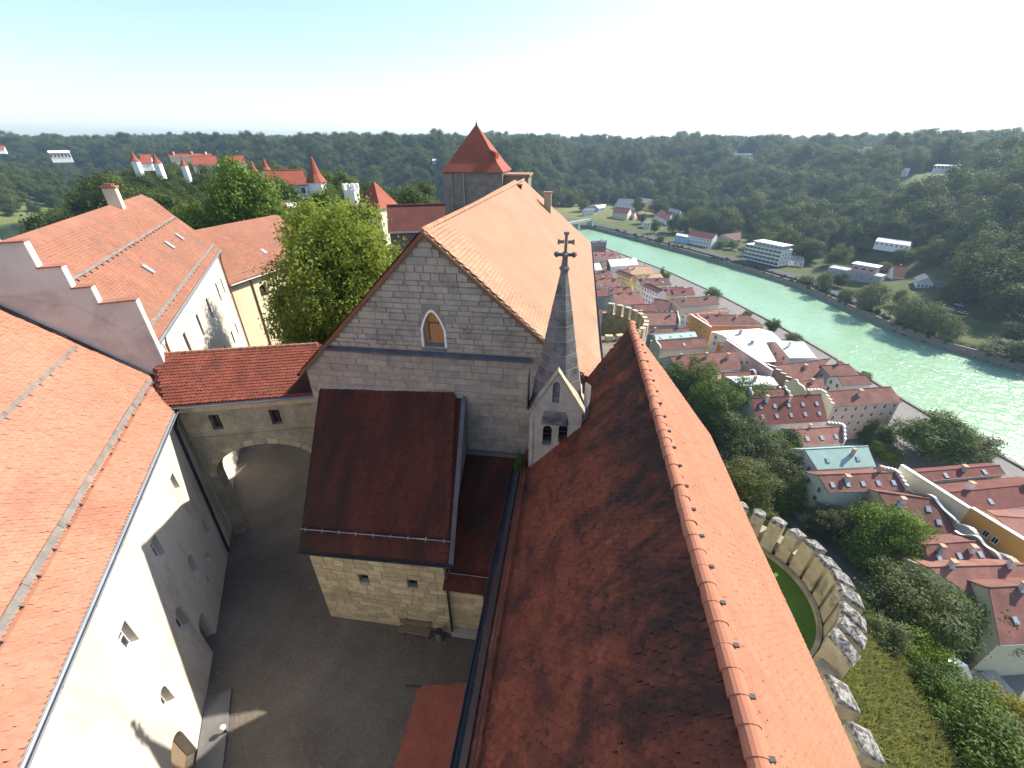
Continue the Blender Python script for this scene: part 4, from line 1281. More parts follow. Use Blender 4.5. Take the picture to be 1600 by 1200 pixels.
# second bastion, far along the right side
b2 = thing('far_bastion', 'second round crenellated bastion farther along the right castle edge', 'bastion', (7, 66, 0))
BC = V3(5.0, 66, 0)
bas_, bas = bas, b2
ring('outer_wall', 'rubble', 7.2, 8.0, -22, -1.2, math.radians(-85), math.radians(80), 24)
for k in range(13):
    t = math.radians(-80 + k * 12.5)
    r_ = V3(math.cos(t), math.sin(t), 0)
    m_ = MB()
    m_.obox(BC + r_ * 7.6 + Z * -.3, np.cross(Z, r_), r_, Z, .55, .38, .95)
    m_.build('merlon', 'stone_merlon', b2)
bas = bas_

# ---------------------------------------------------------------- keep with red pyramid roof
keep = thing('keep_tower', 'dark stone keep with red curved pyramid roof behind the great hall', 'tower', (-12.6, 56, 0))
kx0, kx1, ky0, ky1, kz = -16.35, -8.95, 56.0, 62.6, 22.2
MB().box((kx0, ky0, -2), (kx1, ky1, kz)).build('wall', 'rubble_dark', keep)
MB().box((kx0 - .03, ky0 - .12, -2), (kx0 + 1.2, ky0 + .5, kz - .3)).build('corner_pier', 'rubble_dark', keep)
MB().obox(V3(-13.8, ky0 - .06, 19.6), X, Y, Z, .06, .1, 2.4).build('downpipe', 'zinc', keep)
kc = V3((kx0 + kx1) / 2, (ky0 + ky1) / 2, 0)
prf = [(3.9, kz - .1), (3.05, kz + .85), (2.3, kz + 1.9), (1.2, kz + 3.4), (.1, kz + 4.9)]
rk = MB()
vs, fs = [], []
for r, z in prf:
    vs += [kc + V3(-r, -r * .95, z), kc + V3(r, -r * .95, z), kc + V3(r, r * .95, z), kc + V3(-r, r * .95, z)]
for i in range(len(prf) - 1):
    fs += [(i * 4 + k, i * 4 + (k + 1) % 4, i * 4 + 4 + (k + 1) % 4, i * 4 + 4 + k) for k in range(4)]
fs += [(3, 2, 1, 0), (16, 17, 18, 19)]
rk.solid(vs, fs)
rko = rk.build('roof', 'roof_red_far', keep)
MB().lathe(kc, [(.08, kz + 4.8), (.13, kz + 5.0), (.04, kz + 5.2), (.025, kz + 5.6), (.005, kz + 5.75)], 8).build('finial', 'iron', rko)
MB().prism([kc + V3(2.0, -2.3, kz + 2.3), kc + V3(2.9, -3.0, kz + 1.3), kc + V3(2.9, -3.2, kz + 2.0)], V3(.25, .6, 0)).build('dormer', 'roof_red_far', rko)
MB().box((kx1 + .02, 57, -2), (-5.9, 61, kz - .6)).build('side_turret', 'rubble_dark', keep)
MB().box((kx1 + .04, 56.8, kz - .6), (-5.7, 61.2, kz - .35)).build('side_turret_roof', 'tile_pale', keep)
MB().box((-15.5, ky0 - .5, 17.2), (-8.9, ky0 - .02, 17.4)).build('gallery_floor', 'wood_grey', keep)
for k in range(14):
    MB().box((-15.4 + k * .48, ky0 - .48, 17.4), (-15.3 + k * .48, ky0 - .4, 18.5)).build('gallery_post', 'wood_grey', keep)

# ================================================================== THE TOWN AND THE FAR BANK
def win_mesh(name, fm, wd, ht):
    """small window: raised surround, pane, one glazing bar (shared mesh; x along wall, -y outwards, origin at centre)"""
    m_ = MB()
    f = .1
    for s in (-1, 1):
        m_.box((s * wd / 2 - f / 2, -.06, -ht / 2), (s * wd / 2 + f / 2, .05, ht / 2))
        m_.box((-wd / 2 + f / 2, -.06, s * ht / 2 - f / 2), (wd / 2 - f / 2, .05, s * ht / 2 + f / 2))
    m_.box((-.03, -.045, -ht / 2 + f / 2), (.03, .03, ht / 2 - f / 2))
    m_.box((-wd / 2 - .12, -.14, -ht / 2 - .16), (wd / 2 + .12, .0, -ht / 2 - f / 2))
    m_.face([(-wd / 2, -.02, -ht / 2), (wd / 2, -.02, -ht / 2), (wd / 2, -.02, ht / 2), (-wd / 2, -.02, ht / 2)], 1)
    me = bpy.data.meshes.new(name)
    me.from_pydata(m_.v, [], m_.f)
    me.materials.append(MATS[fm])
    me.materials.append(MATS['pane'])
    me.polygons.foreach_set('material_index', m_.m)
    me.update()
    return me
WIN = win_mesh('window', 'frame_white', 1.0, 1.5)
WIN_W = win_mesh('window', 'frame_white', 2.6, 1.5)
def place_window(parent, c, u, n, me=None, sc=1.0, name='window'):
    u, n = np.asarray(u, float), np.asarray(n, float)
    return link_copy(me or WIN, name, parent, fmat(c, u, -n, Z, (sc, 1, sc)))
def chimney(parent, c, h=1.8, wd=.7, mat='wall_grey', base=2.0):
    c = np.asarray(c, float)
    o = MB().box(c + V3(-wd / 2, -wd / 2, -base), c + V3(wd / 2, wd / 2, h)).build('chimney', mat, parent)
    MB().box(c + V3(-wd / 2 - .12, -wd / 2 - .12, h), c + V3(wd / 2 + .12, wd / 2 + .12, h + .18)).build('chimney_cap', 'roof_peach', o)

def house(name, label, cat, A, B, C, D, zr, roof='roof_town', wall='wall_white', zg=-63.5, tan=.62, far=1.12, chim=0, sky=0, wn=(0, 0), wl=(2, 2), par=None, group=None, hip=0, flat=False, wr=(0, 0), sc=1.0, dist=None, sink=None):
    """gabled house surveyed by its ridge (A, B) and its near eave (C, D); windows on the near and the left wall"""
    if dist is None:
        A3, B3 = atz(*A, zr), atz(*B, zr)
    else:
        A3 = atdist(*A, dist)
        B3 = atdist(*B, dist)
        zr = float((A3[2] + B3[2]) / 2)
        A3[2] = B3[2] = zr
    e = B3 - A3
    e[2] = 0
    ln = np.linalg.norm(e)
    e /= ln
    pr = V3(e[1], -e[0], 0)
    if pr @ (EYE - A3) < 0:
        pr = -pr
    if dist is None:
        lo, hi = .15, 18.0
        for _ in range(40):
            d = (lo + hi) / 2
            C3, D3 = atz(*C, zr - d), atz(*D, zr - d)
            wd = ((C3 - A3) @ pr + (D3 - B3) @ pr) / 2
            if d < tan * max(wd, .1):
                lo = d
            else:
                hi = d
    else:
        r_ = ray((C[0] + D[0]) / 2, (C[1] + D[1]) / 2)
        ta = -r_[2] / math.hypot(r_[0], r_[1])
        wd = min(max((ta * dist - EYE[2] + zr) / (tan + ta), 1.5), 9 if dist < 250 else 5.5)
        d = tan * wd
        C3, D3 = atdist(*C, dist - wd), atdist(*D, dist - wd)
        zg = min(hz1(*A3[:2]), hz1(*B3[:2])) - 1.0 if sink is None else zr - sink
        zg = max(min(zg, zr - d - 3), zr - d - 8)
    wd = max(wd, .8)
    ce, de = (C3 - A3) @ e, (D3 - A3) @ e
    Ce, De = A3 + e * ce + pr * wd - Z * d, A3 + e * de + pr * wd - Z * d
    wf = wd * far
    Cf, Df = A3 + e * ce * .2 - pr * wf - Z * d * far, B3 + e * (de - ln) * .2 - pr * wf - Z * d * far
    ctr = (A3 + B3) / 2
    t = thing(name, label, cat, (ctr[0], ctr[1], zg), group)
    if dist is None or sink is None:
        HOUSES.append((ctr[0], ctr[1], ln / 2 + 3, 120 if dist else 34 + .02 * math.hypot(ctr[0], ctr[1])))
    ze = zr - d
    i = .35
    s0, s1 = max(min(ce, 0) + .2, -99), max(de, ln) - .2
    # body: five-sided prism under the roof
    low = -.22
    P = lambda s, q, z: A3 + e * s + pr * q + Z * (z - A3[2])
    zfar = zr - d * far
    a_ = min(0.0, ce) + .25
    b_ = max(ln, de) - .25
    m_ = MB()
    prof5 = [P(0, wd - i, zg), P(0, wd - i, ze + i * tan + low), P(0, 0, zr + low), P(0, -wf + i, zfar + i * tan + low), P(0, -wf + i, zg)]
    lo_ends = [q + e * (ce * (1 if k < 2 else 0) + .2) for k, q in enumerate(prof5)]
    hi_ends = [q + e * ((de if k < 2 else ln) - .2) for k, q in enumerate(prof5)]
    n5 = 5
    m_.solid(lo_ends + hi_ends, [tuple(range(5))[::-1], tuple(range(5, 10))] + [(k, (k + 1) % 5, (k + 1) % 5 + 5, k + 5) for k in range(5)])
    m_.build('wall', wall, t)
    h0, h1 = e * hip, -e * hip
    rf = MB()
    rf.slab([Ce, De, B3 + h1, A3 + h0], .2)
    rn_ = rf.build('roof', roof, t)
    MB().slab([A3 + h0 - Z * .01, B3 + h1 - Z * .01, Df, Cf], .2).build('roof', roof, t)
    if hip:
        MB().slab([A3 + h0 - Z * .02, Cf, Ce], .2).build('hip', roof, t)
        MB().slab([B3 + h1 - Z * .02, De, Df], .2).build('hip', roof, t)
    else:
        m_ = MB()
        m_.tube([A3 + Z * .02, B3 + Z * .02], .16, 6)
        m_.build('ridge', roof, t)
    m_ = MB()
    eb = (De - Ce) / np.linalg.norm(De - Ce)
    m_.obox((Ce + De) / 2 - Z * .16 - pr * .06, eb, pr, Z, np.linalg.norm(De - Ce) / 2, .09, .13)
    m_.build('eave_gutter', 'zinc' if len(label) % 2 else 'frame_white', t)
    r = random.Random(label)
    for k in range(chim):
        f = (k + r.uniform(.3, .7)) / chim
        q = r.uniform(-.25, .45)
        c = A3 + (B3 - A3) * f + pr * wd * q - Z * (d * abs(q))
        chimney(t, c, r.uniform(1.2, 2.2) * sc, r.uniform(.6, 1.0) * sc, r.choice(['wall_grey', 'wall_pink', 'wall_white']))
    vr_ = (A3 - Ce) + e * ((Ce - A3) @ e)
    vr_ = vr_ / np.linalg.norm(vr_)
    nr_ = np.cross(e, vr_)
    nr_ = nr_ if nr_[2] > 0 else -nr_
    rows, cols = (sky if isinstance(sky, tuple) else (1, sky))
    for j in range(rows):
        for k in range(cols):
            f = (k + .5) / cols
            c = Ce + (De - Ce) * f + (A3 + (B3 - A3) * f - Ce - (De - Ce) * f) * (.3 + .36 * j + (.1 if rows == 1 else 0))
            o = MB().obox(c + nr_ * .1, e, vr_, nr_, .5 * sc, .65 * sc, .1).build('skylight', 'zinc', t)
            MB().obox(c + nr_ * .21, e, vr_, nr_, .4 * sc, .54 * sc, .012).build('pane', 'pane_sky', o)
    # windows
    cN, rN = wn
    for j in range(rN):
        for k in range(cN):
            s = ce + (de - ce) * (k + .5) / cN
            place_window(t, P(s, wd - i + .03, ze - 1.6 - 2.9 * j), e, pr, sc=sc)
    cL, rL = wl
    for j in range(rL):
        for k in range(cL):
            q = -wf + (wd + wf) * (k + .7) / (cL + .4)
            s = ce * max(0, q / wd) + .2 - .03
            place_window(t, P(s, q, min(ze, zfar) - 1.0 - 2.9 * j), pr, -e, sc=sc)
    cR, rR = wr
    for j in range(rR):
        for k in range(cR):
            q = -wf + (wd + wf) * (k + .7) / (cR + .4)
            place_window(t, P(ln - .17, q, min(ze, zfar) - 1.0 - 2.9 * j), pr, e, sc=sc)
    # fire walls rising above the roof at the gable ends
    if par:
        pm, kinds = par
        for endk in kinds:
            s, sg_ = (-.05, 1) if endk[0] == 'L' else (ln + .05, -1)
            cs_ = ce if endk[0] == 'L' else de - ln
            top = []
            zat = lambda q: zr - (d * q / wd if q > 0 else -d * q / wd) + .45
            if endk[1] == 's':
                qs = np.linspace(wd * .98, -wf, 10)
                for q_a, q_b in zip(qs[:-1], qs[1:]):
                    zz = max(zat(q_a), zat(q_b)) + .15
                    top += [(q_a - .001, zz), (q_b + .001, zz)]
            else:
                for k_, q in enumerate(np.linspace(wd * .98, -wf, 25)):
                    top.append((q, zat(q) + .15 + .35 * math.sin(k_ * .55)))
            poly = [P(s + cs_ * max(0, q / wd), q, zz) for q, zz in top] + [P(s, -wf, zg), P(s + cs_, wd * .98, zg)]
            MB().prism(poly, e * sg_ * -.45).build('fire_wall', pm, t)
            m_ = MB()
            for (q_a, z_a), (q_b, z_b) in zip(top[:-1], top[1:]):
                if abs(q_a - q_b) > .05:
                    a_, b_ = (P(s + cs_ * max(0, q / wd) + sg_ * .08, q, z) for q, z in ((q_a, z_a), (q_b, z_b)))
                    m_.prism([a_, b_, b_ - e * sg_ * .62, a_ - e * sg_ * .62], Z * .12)
            m_.build('coping', 'frame_white', t)
    return t

HOUSES = []
TG = 'roofs of the old town below the castle'
def tw(label, A, B, C, D, zr=-47.5, roof='roof_town', wall='wall_white', name='town_house', **kw):
    return house(name, label, 'house', A, B, C, D, zr, roof, wall, group=TG, **kw)
# far end of the town, next to the great hall's eave
tw('tall brown town building farthest along the bank, just right of the pale roof', (924, 377), (948, 376), (925, 379), (949, 378.5), -42, 'roof_grey', 'wall_brown', wn=(6, 1), wl=(0, 0), chim=1)
tw('greyish red roofed house right below the tall brown building', (925, 394), (964, 393), (928, 404), (971, 402), -48, 'roof_town_pink', 'wall_cream', chim=3)
tw('white roofed house near the far river bend', (950, 406), (994, 403), (956, 417), (996, 413), -48, 'roof_white', 'wall_white', tan=.3, chim=2)
tw('small white roof touching the edge of the pale hall roof', (923, 412), (937, 411), (927, 423), (940, 421), -48, 'roof_white', 'wall_cream', tan=.4)
tw('narrow grey brown roof between the two white roofs', (941, 408), (950, 407), (947, 424), (957, 422), -48.5, 'roof_town_brown', 'wall_grey', wl=(0, 0))
tw('peach roofed house by the river below the white roof', (982, 417), (1016, 416), (986, 429), (1021, 428), -48, 'roof_peach', 'wall_cream', chim=2)
tw('small red house left of the peach roof', (972, 421), (983, 420), (975, 429), (986, 428), -48.5, 'roof_town', 'wall_pink', wl=(0, 0))
tw('second smaller peach roof beside the riverside cypress', (1016, 428), (1032, 427), (1013, 436), (1037, 434), -49, 'roof_peach', 'wall_cream')
tw('yellow orange street front in the distance', (966, 421), (990, 430), (960, 426), (984, 436), -47.5, 'roof_town_pink', 'wall_yellow', wn=(6, 2), wl=(1, 2))
tw('brown roof running to the river under the peach roofs', (997, 436), (1043, 434), (1002, 447), (1050, 445), -48, 'roof_town_brown', 'wall_cream', chim=2, sky=2)
tw('white street front with three rows of small windows in the distance', (1012, 442), (1036, 453), (1003, 446), (1027, 458), -47, 'roof_town', 'wall_white', wn=(6, 3), wl=(2, 2))
tw('red roof with a pale side wall near the river, next to the bush', (1028, 450), (1068, 448), (1030, 462), (1074, 459), -48, 'roof_town', 'wall_cream', chim=2)
tw('little red roof hard against the hall eave', (923, 429), (936, 428), (925, 440), (939, 438), -48, 'roof_town', 'wall_green')
tw('red roof in the second row from the hall eave', (937, 424), (953, 423), (938, 435), (957, 434), -48, 'roof_town', 'wall_white', chim=1)
tw('pinkish red hipped roof left of the yellow street front', (934, 436), (968, 435), (930, 447), (973, 446), -47.5, 'roof_town_pink', 'wall_white', chim=2)
tw('row of three small pink ridges below the hipped roof', (952, 449), (986, 449), (953, 458), (990, 457), -48, 'roof_town_pink', 'wall_pink', chim=3)
tw('grey fronted low house at the left edge of the town', (924, 452), (948, 451), (925, 464), (951, 462), -48, 'roof_town', 'wall_grey', chim=1)
tw('big pink red roof with white left gable', (957, 459), (1000, 457), (963, 477), (1007, 474), -47, 'roof_town_pink', 'wall_white', chim=2, wl=(3, 3))
tw('red roof with a dark shaded edge below the big pink one', (990, 476), (1022, 475), (993, 486), (1024, 485), -48, 'roof_town', 'wall_grey')
tw('pinkish roof behind the street corner left of the brown riverside roofs', (1022, 466), (1046, 470), (1018, 480), (1044, 484), -48, 'roof_town_pink', 'wall_pink', wn=(3, 2))
tw('dark brown riverside roof above the pink flat one', (1052, 467), (1119, 462), (1064, 479), (1126, 476), -48, 'roof_town_brown', 'wall_cream', chim=2)
tw('red roof between brown roof and river bush', (1050, 452), (1082, 449), (1054, 463), (1088, 461), -48.5, 'roof_town_dark', 'wall_white', chim=1)
tw('low red roof at the hall eave behind the far bastion', (923, 482), (948, 483), (924, 494), (951, 495), -49, 'roof_town', 'wall_white')
tw('red roof with paler lower half left of the street bend', (988, 489), (1058, 488), (994, 508), (1061, 507), -47, 'roof_town_pink', 'wall_grey', chim=2, par=('wall_grey', ['Rw']))
tw('pink roof strip in front of the orange front', (1070, 490), (1136, 481), (1083, 494), (1143, 487), -48.5, 'roof_town_pink', 'wall_white', tan=.4)
tw('red roof behind the bright orange street front', (1090, 492), (1168, 492), (1111, 511), (1191, 506), -46.5, 'roof_town', 'wall_rust', chim=3, par=('wall_orange', ['Lw']), wl=(0, 0), wn=(0, 0))
tw('thin red roof strip above the pale green dormers', (1007, 514), (1076, 512), (1010, 522), (1078, 519), -48, 'roof_town', 'wall_grey', chim=2)
tw('pale green metal roof with a row of dormers', (1022, 523), (1086, 518), (1026, 531), (1090, 526), -48.5, 'roof_copper', 'wall_cream', tan=.4, sky=4)
tw('wide red roof with one large skylight', (1026, 532), (1104, 528), (1034, 547), (1107, 542), -47, 'roof_town', 'wall_cream', sky=1, par=('wall_cream', ['Lw']))
tw('red roof around a small white courtyard, with chimneys casting shadows', (1046, 557), (1150, 548), (1061, 582), (1163, 579), -46, 'roof_town', 'wall_white', chim=3, wl=(3, 3))
tw('flat white warehouse roof at the river, largest of the white ones', (1127, 523), (1206, 518), (1153, 538), (1222, 533), -47, 'roof_white', 'wall_white', tan=.22, chim=1)
tw('white sloping roof beside a rust front with stepped gable', (1150, 537), (1196, 534), (1194, 567), (1212, 564), -47, 'roof_white', 'wall_rust', tan=.35, chim=1, wl=(4, 2))
tw('white roof over a white wall with many small windows by the river', (1212, 534), (1256, 534), (1237, 562), (1273, 557), -47, 'roof_white', 'wall_white', tan=.4, chim=1, wl=(4, 3))
tw('orange brown low roof between courtyard house and white strip roof', (1098, 585), (1128, 584), (1098, 594), (1128, 593), -49.5, 'roof_peach', 'wall_cream', wl=(0, 0))
tw('red low roof with white parapet in front of the rust front', (1130, 582), (1176, 580), (1132, 591), (1180, 588), -49, 'roof_town', 'wall_white', par=('wall_white', ['Rs']), wl=(0, 0))
tw('long white strip roof above the dark red skylight roof', (1142, 592), (1208, 590), (1158, 604), (1216, 601), -48, 'roof_white', 'wall_cream', tan=.3, chim=1)
tw('red roof with curved white parapets at both ends', (1174, 609), (1226, 607), (1177, 621), (1232, 618), -47.5, 'roof_town', 'wall_white', par=('wall_white', ['Lw', 'Rw']), wl=(0, 0))
tw('large dark red roof with two rows of skylights and tall chimneys', (1174, 622), (1283, 616), (1181, 664), (1296, 660), -45, 'roof_town_dark', 'wall_white', sky=(2, 5), chim=3, tan=.85)
tw('big red roof behind the dark stepped gable', (1203, 572), (1298, 560), (1236, 596), (1268, 592), -46.5, 'roof_town', 'wall_grey', chim=1, par=('wall_brown', ['Ls']), wl=(0, 0))
tw('red roof behind the green grey curved gable', (1246, 596), (1286, 590), (1258, 612), (1290, 608), -47.5, 'roof_town', 'wall_green', chim=1, par=('wall_green', ['Lw']), wl=(0, 0))
tw('narrow red riverside roof right of the stepped gable roof', (1282, 571), (1327, 569), (1298, 588), (1341, 584), -47.5, 'roof_town', 'wall_grey', chim=1)
tw('second narrow red riverside roof beside a small green court', (1308, 588), (1352, 586), (1318, 603), (1362, 599), -47.5, 'roof_town', 'wall_white')
tw('peach riverside house with three rows of white framed windows', (1286, 612), (1392, 604), (1296, 632), (1417, 632), -45.5, 'roof_town', 'wall_peach', wn=(7, 4), chim=1, par=('wall_cream', ['Ls']), wl=(0, 0))
tw('plain red roof between skylight roof and green copper roof', (1242, 671), (1316, 666), (1255, 697), (1318, 693), -47, 'roof_town_pink', 'wall_white', sky=3, chim=1, par=('wall_white', ['Rs']))
fc = tw('green copper roof house with white gable', (1257, 702), (1356, 697), (1279, 735), (1367, 727), -46, 'roof_copper', 'wall_white', tan=.75, sky=2, wl=(3, 3), chim=1)
tw('red roof with a row of dark dormers below the copper roof', (1278, 742), (1398, 738), (1297, 771), (1412, 763), -47, 'roof_town', 'wall_white', sky=5, chim=2, par=('wall_white', ['Rs']))
tw('red roof with blue skylights beside the big green tree', (1372, 768), (1457, 780), (1412, 834), (1496, 826), -47, 'roof_town', 'wall_cream', sky=(2, 2), chim=1, par=('wall_grey', ['Rw']))
tw('red roof with glazed dormers right of the green tree', (1445, 851), (1528, 845), (1452, 886), (1562, 880), -47, 'roof_town', 'wall_cream', sky=3, chim=2, par=('wall_grey', ['Rw']))
tw('pinkish roof with a thick ridge at the right edge', (1450, 886), (1605, 882), (1520, 932), (1640, 925), -47, 'roof_town_pink', 'wall_cream', chim=2)
tw('large red roof in the lower right with white hatch', (1545, 918), (1660, 912), (1560, 1006), (1690, 1004), -46.5, 'roof_town', 'wall_cream', chim=1, sky=2)
tw('hipped dark red roof by the river behind the cream wall', (1431, 738), (1562, 727), (1457, 751), (1572, 741), -47, 'roof_town_dark', 'wall_cream', tan=.5, sky=2, chim=1, wl=(0, 0))
tw('dark red double roof at the right edge behind the cream wall', (1478, 770), (1640, 754), (1534, 799), (1660, 787), -46.5, 'roof_town_dark', 'wall_cream', tan=.5, sky=2, chim=2, wl=(0, 0))
tw('pale flat roof behind the orange front at the right edge', (1556, 806), (1640, 812), (1600, 850), (1680, 850), -48, 'roof_town_pink', 'wall_white', tan=.25, wl=(0, 0))
def street_front(name, label, pts, ztop, mat, wins, dz=15.5, wave=0.0, th=.7, sill=True):
    """long street wall surveyed along its top edge"""
    q = [atz(u, v, ztop) for u, v in pts]
    t = thing(name, label, 'wall', (*((q[0] + q[-1]) / 2)[:2], ztop - dz))
    e = (q[-1] - q[0])
    ln = np.linalg.norm(e)
    e /= ln
    pr = V3(e[1], -e[0], 0)
    if pr @ (EYE - q[0]) < 0:
        pr = -pr
    n_ = 30
    top = [q[0] + e * ln * k / n_ + Z * wave * math.sin(k * .55) for k in range(n_ + 1)]
    MB().prism(top + [q[-1] - Z * dz, q[0] - Z * dz], -pr * th).build('wall', mat, t)
    m_ = MB()
    for a, b in zip(top[:-1], top[1:]):
        m_.hexa([a + pr * .12, b + pr * .12, b - pr * (th + .12), a - pr * (th + .12), a + pr * .12 + Z * .2, b + pr * .12 + Z * .2, b - pr * (th + .12) + Z * .2, a - pr * (th + .12) + Z * .2])
    m_.build('coping', 'frame_white' if mat != 'wall_grey' else 'zinc', t)
    for f, dzz in wins:
        place_window(t, q[0] + e * ln * f + pr * .03 - Z * dzz, e, pr)
    return t
street_front('street_front', 'long cream street wall beside the red riverside roofs', [(1407, 727), (1514, 795)], -46.3, 'wall_cream', [])
street_front('street_front', 'orange street wall with two small square windows at the right edge', [(1517, 794), (1640, 869)], -46.0, 'wall_orange', [(.33, 3.4), (.46, 3.6), (.16, 7), (.3, 7.2)])
street_front('curved_parapet', 'wavy grey parapet between the red roofs and the orange wall', [(1448, 781), (1600, 897)], -48.8, 'wall_grey', [], wave=.8)
street_front('street_front', 'bright orange street front in the middle of the town', [(1078, 491), (1110, 511)], -46.2, 'wall_orange', [(.3, 3), (.6, 3), (.85, 3), (.4, 6), (.75, 6)])
street_front('street_front', 'lilac and rust street front of the white roofed buildings', [(1134, 531), (1206, 579)], -46.5, 'wall_pink', [(.25, 3), (.45, 4.5), (.55, 3), (.72, 4), (.8, 4)])

# ---------------------------------------------------------------- far bank
FG = 'houses along the far river bank'
def fb(label, A, B, C, D, zr, roof, wall, zg=-62.5, **kw):
    return house('riverside_house', label, 'house', A, B, C, D, zr, roof, wall, zg=zg, group=FG, **kw)
fb('pale low house at the far end of the road bridge', (912, 326), (930, 325), (912, 329), (931, 329), -52, 'roof_grey', 'wall_white', wn=(5, 2))
fb('light blue shop front by the road bridge', (930, 321), (947, 319), (931, 325), (949, 325), -52, 'roof_white', 'wall_blue', tan=.3, wn=(4, 1))
fb('house with big grey roof behind the red roofed inn', (967, 310), (990, 311), (962, 319), (991, 322), -44, 'roof_grey', 'wall_white', wn=(6, 1), zg=-58)
fb('white inn with dark red roof and two rows of windows', (961, 323), (985, 326), (956, 332), (981, 335), -48, 'roof_town_dark', 'wall_cream', wn=(7, 3))
fb('yellow block on the slope above the bridge', (1000, 309), (1030, 312), (996, 313), (1026, 317), -44, 'roof_grey', 'wall_yellow', tan=.4, wn=(6, 2), zg=-60)
fb('pinkish gabled house right of the inn', (986, 328), (993, 331), (984, 334), (991, 337), -52, 'roof_town_pink', 'wall_pink', wn=(2, 1))
fb('dark red roofed villa with pale green front', (1034, 327), (1051, 333), (1024, 336), (1043, 345), -48, 'roof_town_dark', 'wall_white', wn=(5, 3), wr=(2, 2))
fb('white cubic house below the villa', (1006, 345), (1015, 345), (1007, 349), (1016, 349), -54, 'roof_grey', 'wall_white', tan=.3, wn=(2, 1))
fb('low dark house behind the villa on the slope', (1046, 324), (1064, 329), (1044, 329), (1062, 334), -44, 'roof_grey', 'wall_grey', zg=-56)
fb('long white house with dark red roof at the water', (1082, 359), (1120, 365), (1075, 367), (1110, 375), -50, 'roof_town_dark', 'wall_white', wn=(10, 2), wr=(2, 2))
fb('light blue small house left of the long white one', (1058, 364), (1075, 367), (1057, 367), (1074, 371), -54, 'roof_white', 'wall_blue', tan=.3, wn=(4, 1))
fb('brown roofed house with cream gable left of the hotel', (1129, 366), (1158, 363), (1138, 374), (1167, 377), -51, 'roof_town_brown', 'wall_cream', wn=(3, 1), wl=(2, 2))
fb('low grey roofed cottage right of the hotel', (1236, 399), (1256, 402), (1232, 406), (1256, 411), -55, 'roof_grey', 'wall_white', wn=(3, 1), wr=(1, 1))
fb('white gabled house on the slope above the hotel', (1270, 333), (1285, 333), (1268, 340), (1284, 341), -40, 'roof_town_brown', 'wall_white', zg=-53, tan=.8, wn=(2, 2))
fb('white house with steep dark roof near the big willow', (1396, 415), (1420, 416), (1390, 431), (1419, 437), -49, 'roof_town_dark', 'wall_white', tan=.9, wn=(5, 2), wl=(3, 3), chim=1)
gr = fb('grey roofed wing behind the white gable house', (1449, 434), (1478, 440), (1452, 446), (1474, 452), -52, 'roof_grey', 'wall_blue', tan=.7)
fb('long low white house among hillside trees', (1372, 371), (1424, 378), (1370, 376), (1420, 385), -38, 'roof_white', 'wall_white', zg=-46, tan=.35, wn=(7, 1))
fb('white house at the right edge above the quay', (1598, 478), (1630, 480), (1594, 488), (1626, 492), -50, 'roof_grey', 'wall_white', wn=(4, 3))
fb('grey stone house half hidden above the waterfront', (1128, 311), (1140, 313), (1126, 317), (1139, 319), -43, 'roof_grey', 'wall_grey', zg=-60, wn=(2, 2))
fb('pale villa in the trees right of the yellow block', (1058, 311), (1068, 312), (1057, 315), (1067, 317), -45, 'roof_grey', 'wall_white', zg=-60, wn=(2, 1))
HG = 'houses on the plateau above the far bank'
def settle(A, dist, hh=7.0):
    """distance near the estimate at which a house of this ridge stands on the terrain"""
    best = None
    for f in np.arange(.6, 1.6, .02):
        q = atdist(*A, dist * f)
        err = abs(q[2] - hh - hz1(q[0], q[1])) + 4 * abs(f - 1)
        if best is None or err < best[0]:
            best = (err, dist * f)
    return best[1]
def hb(label, A, B, C, D, dist, roof, wall, **kw):
    dist = settle(A, dist)
    return house('hilltop_house', label, 'house', A, B, C, D, 0, roof, wall, group=HG, dist=dist, **kw)
hb('white flat modern villa on the right hillside edge', (1462, 257), (1502, 258), (1458, 262), (1498, 263), 430, 'roof_white', 'wall_white', tan=.12, wn=(7, 1), wl=(0, 0), sc=1.6)
hb('white block among plateau trees left of the villa', (1146, 240), (1176, 240), (1147, 243), (1176, 243), 640, 'roof_white', 'wall_white', tan=.2, wn=(7, 2), wl=(0, 0), sc=1.6)
hb('small white house left of the plateau block', (1139, 235), (1153, 235), (1140, 237), (1152, 238), 760, 'roof_grey', 'wall_white', tan=.4, wl=(0, 0))
hb('pale house with long roof on the plateau', (1234, 234), (1262, 234), (1233, 238), (1262, 238), 700, 'roof_town_pink', 'wall_white', tan=.5, wn=(5, 1), wl=(0, 0))
hb('white gabled house on the plateau meadow', (1286, 246), (1294, 246), (1283, 252), (1292, 253), 620, 'roof_white', 'wall_white', tan=.9, wl=(0, 0))
hb('grey roofed farm in front of the far field', (1337, 234), (1357, 233), (1335, 239), (1356, 239), 720, 'roof_grey', 'wall_white', tan=.5, wl=(0, 0))
hb('pinkish roofed farmhouse under the dark wood', (1350, 229), (1372, 229), (1349, 233), (1371, 233), 800, 'roof_town_pink', 'wall_cream', tan=.5, wl=(0, 0))
hb('light house by the hedge below the wood', (1340, 244), (1366, 244), (1339, 249), (1366, 249), 640, 'roof_grey', 'wall_white', tan=.5, wl=(0, 0), wn=(4, 1))
hb('low pale house in front of the right wood', (1455, 230), (1476, 231), (1455, 233), (1476, 234), 600, 'roof_grey', 'wall_white', tan=.4, wl=(0, 0))
hb('small white terrace house left of the villa', (1410, 263), (1422, 263), (1410, 266), (1422, 266), 450, 'roof_white', 'wall_white', tan=.3, wl=(0, 0))
hb('lonely white house on the wooded slope beside the keep', (676, 248), (686, 248), (675, 252), (685, 252), 700, 'roof_white', 'wall_white', tan=.5, wl=(0, 0))

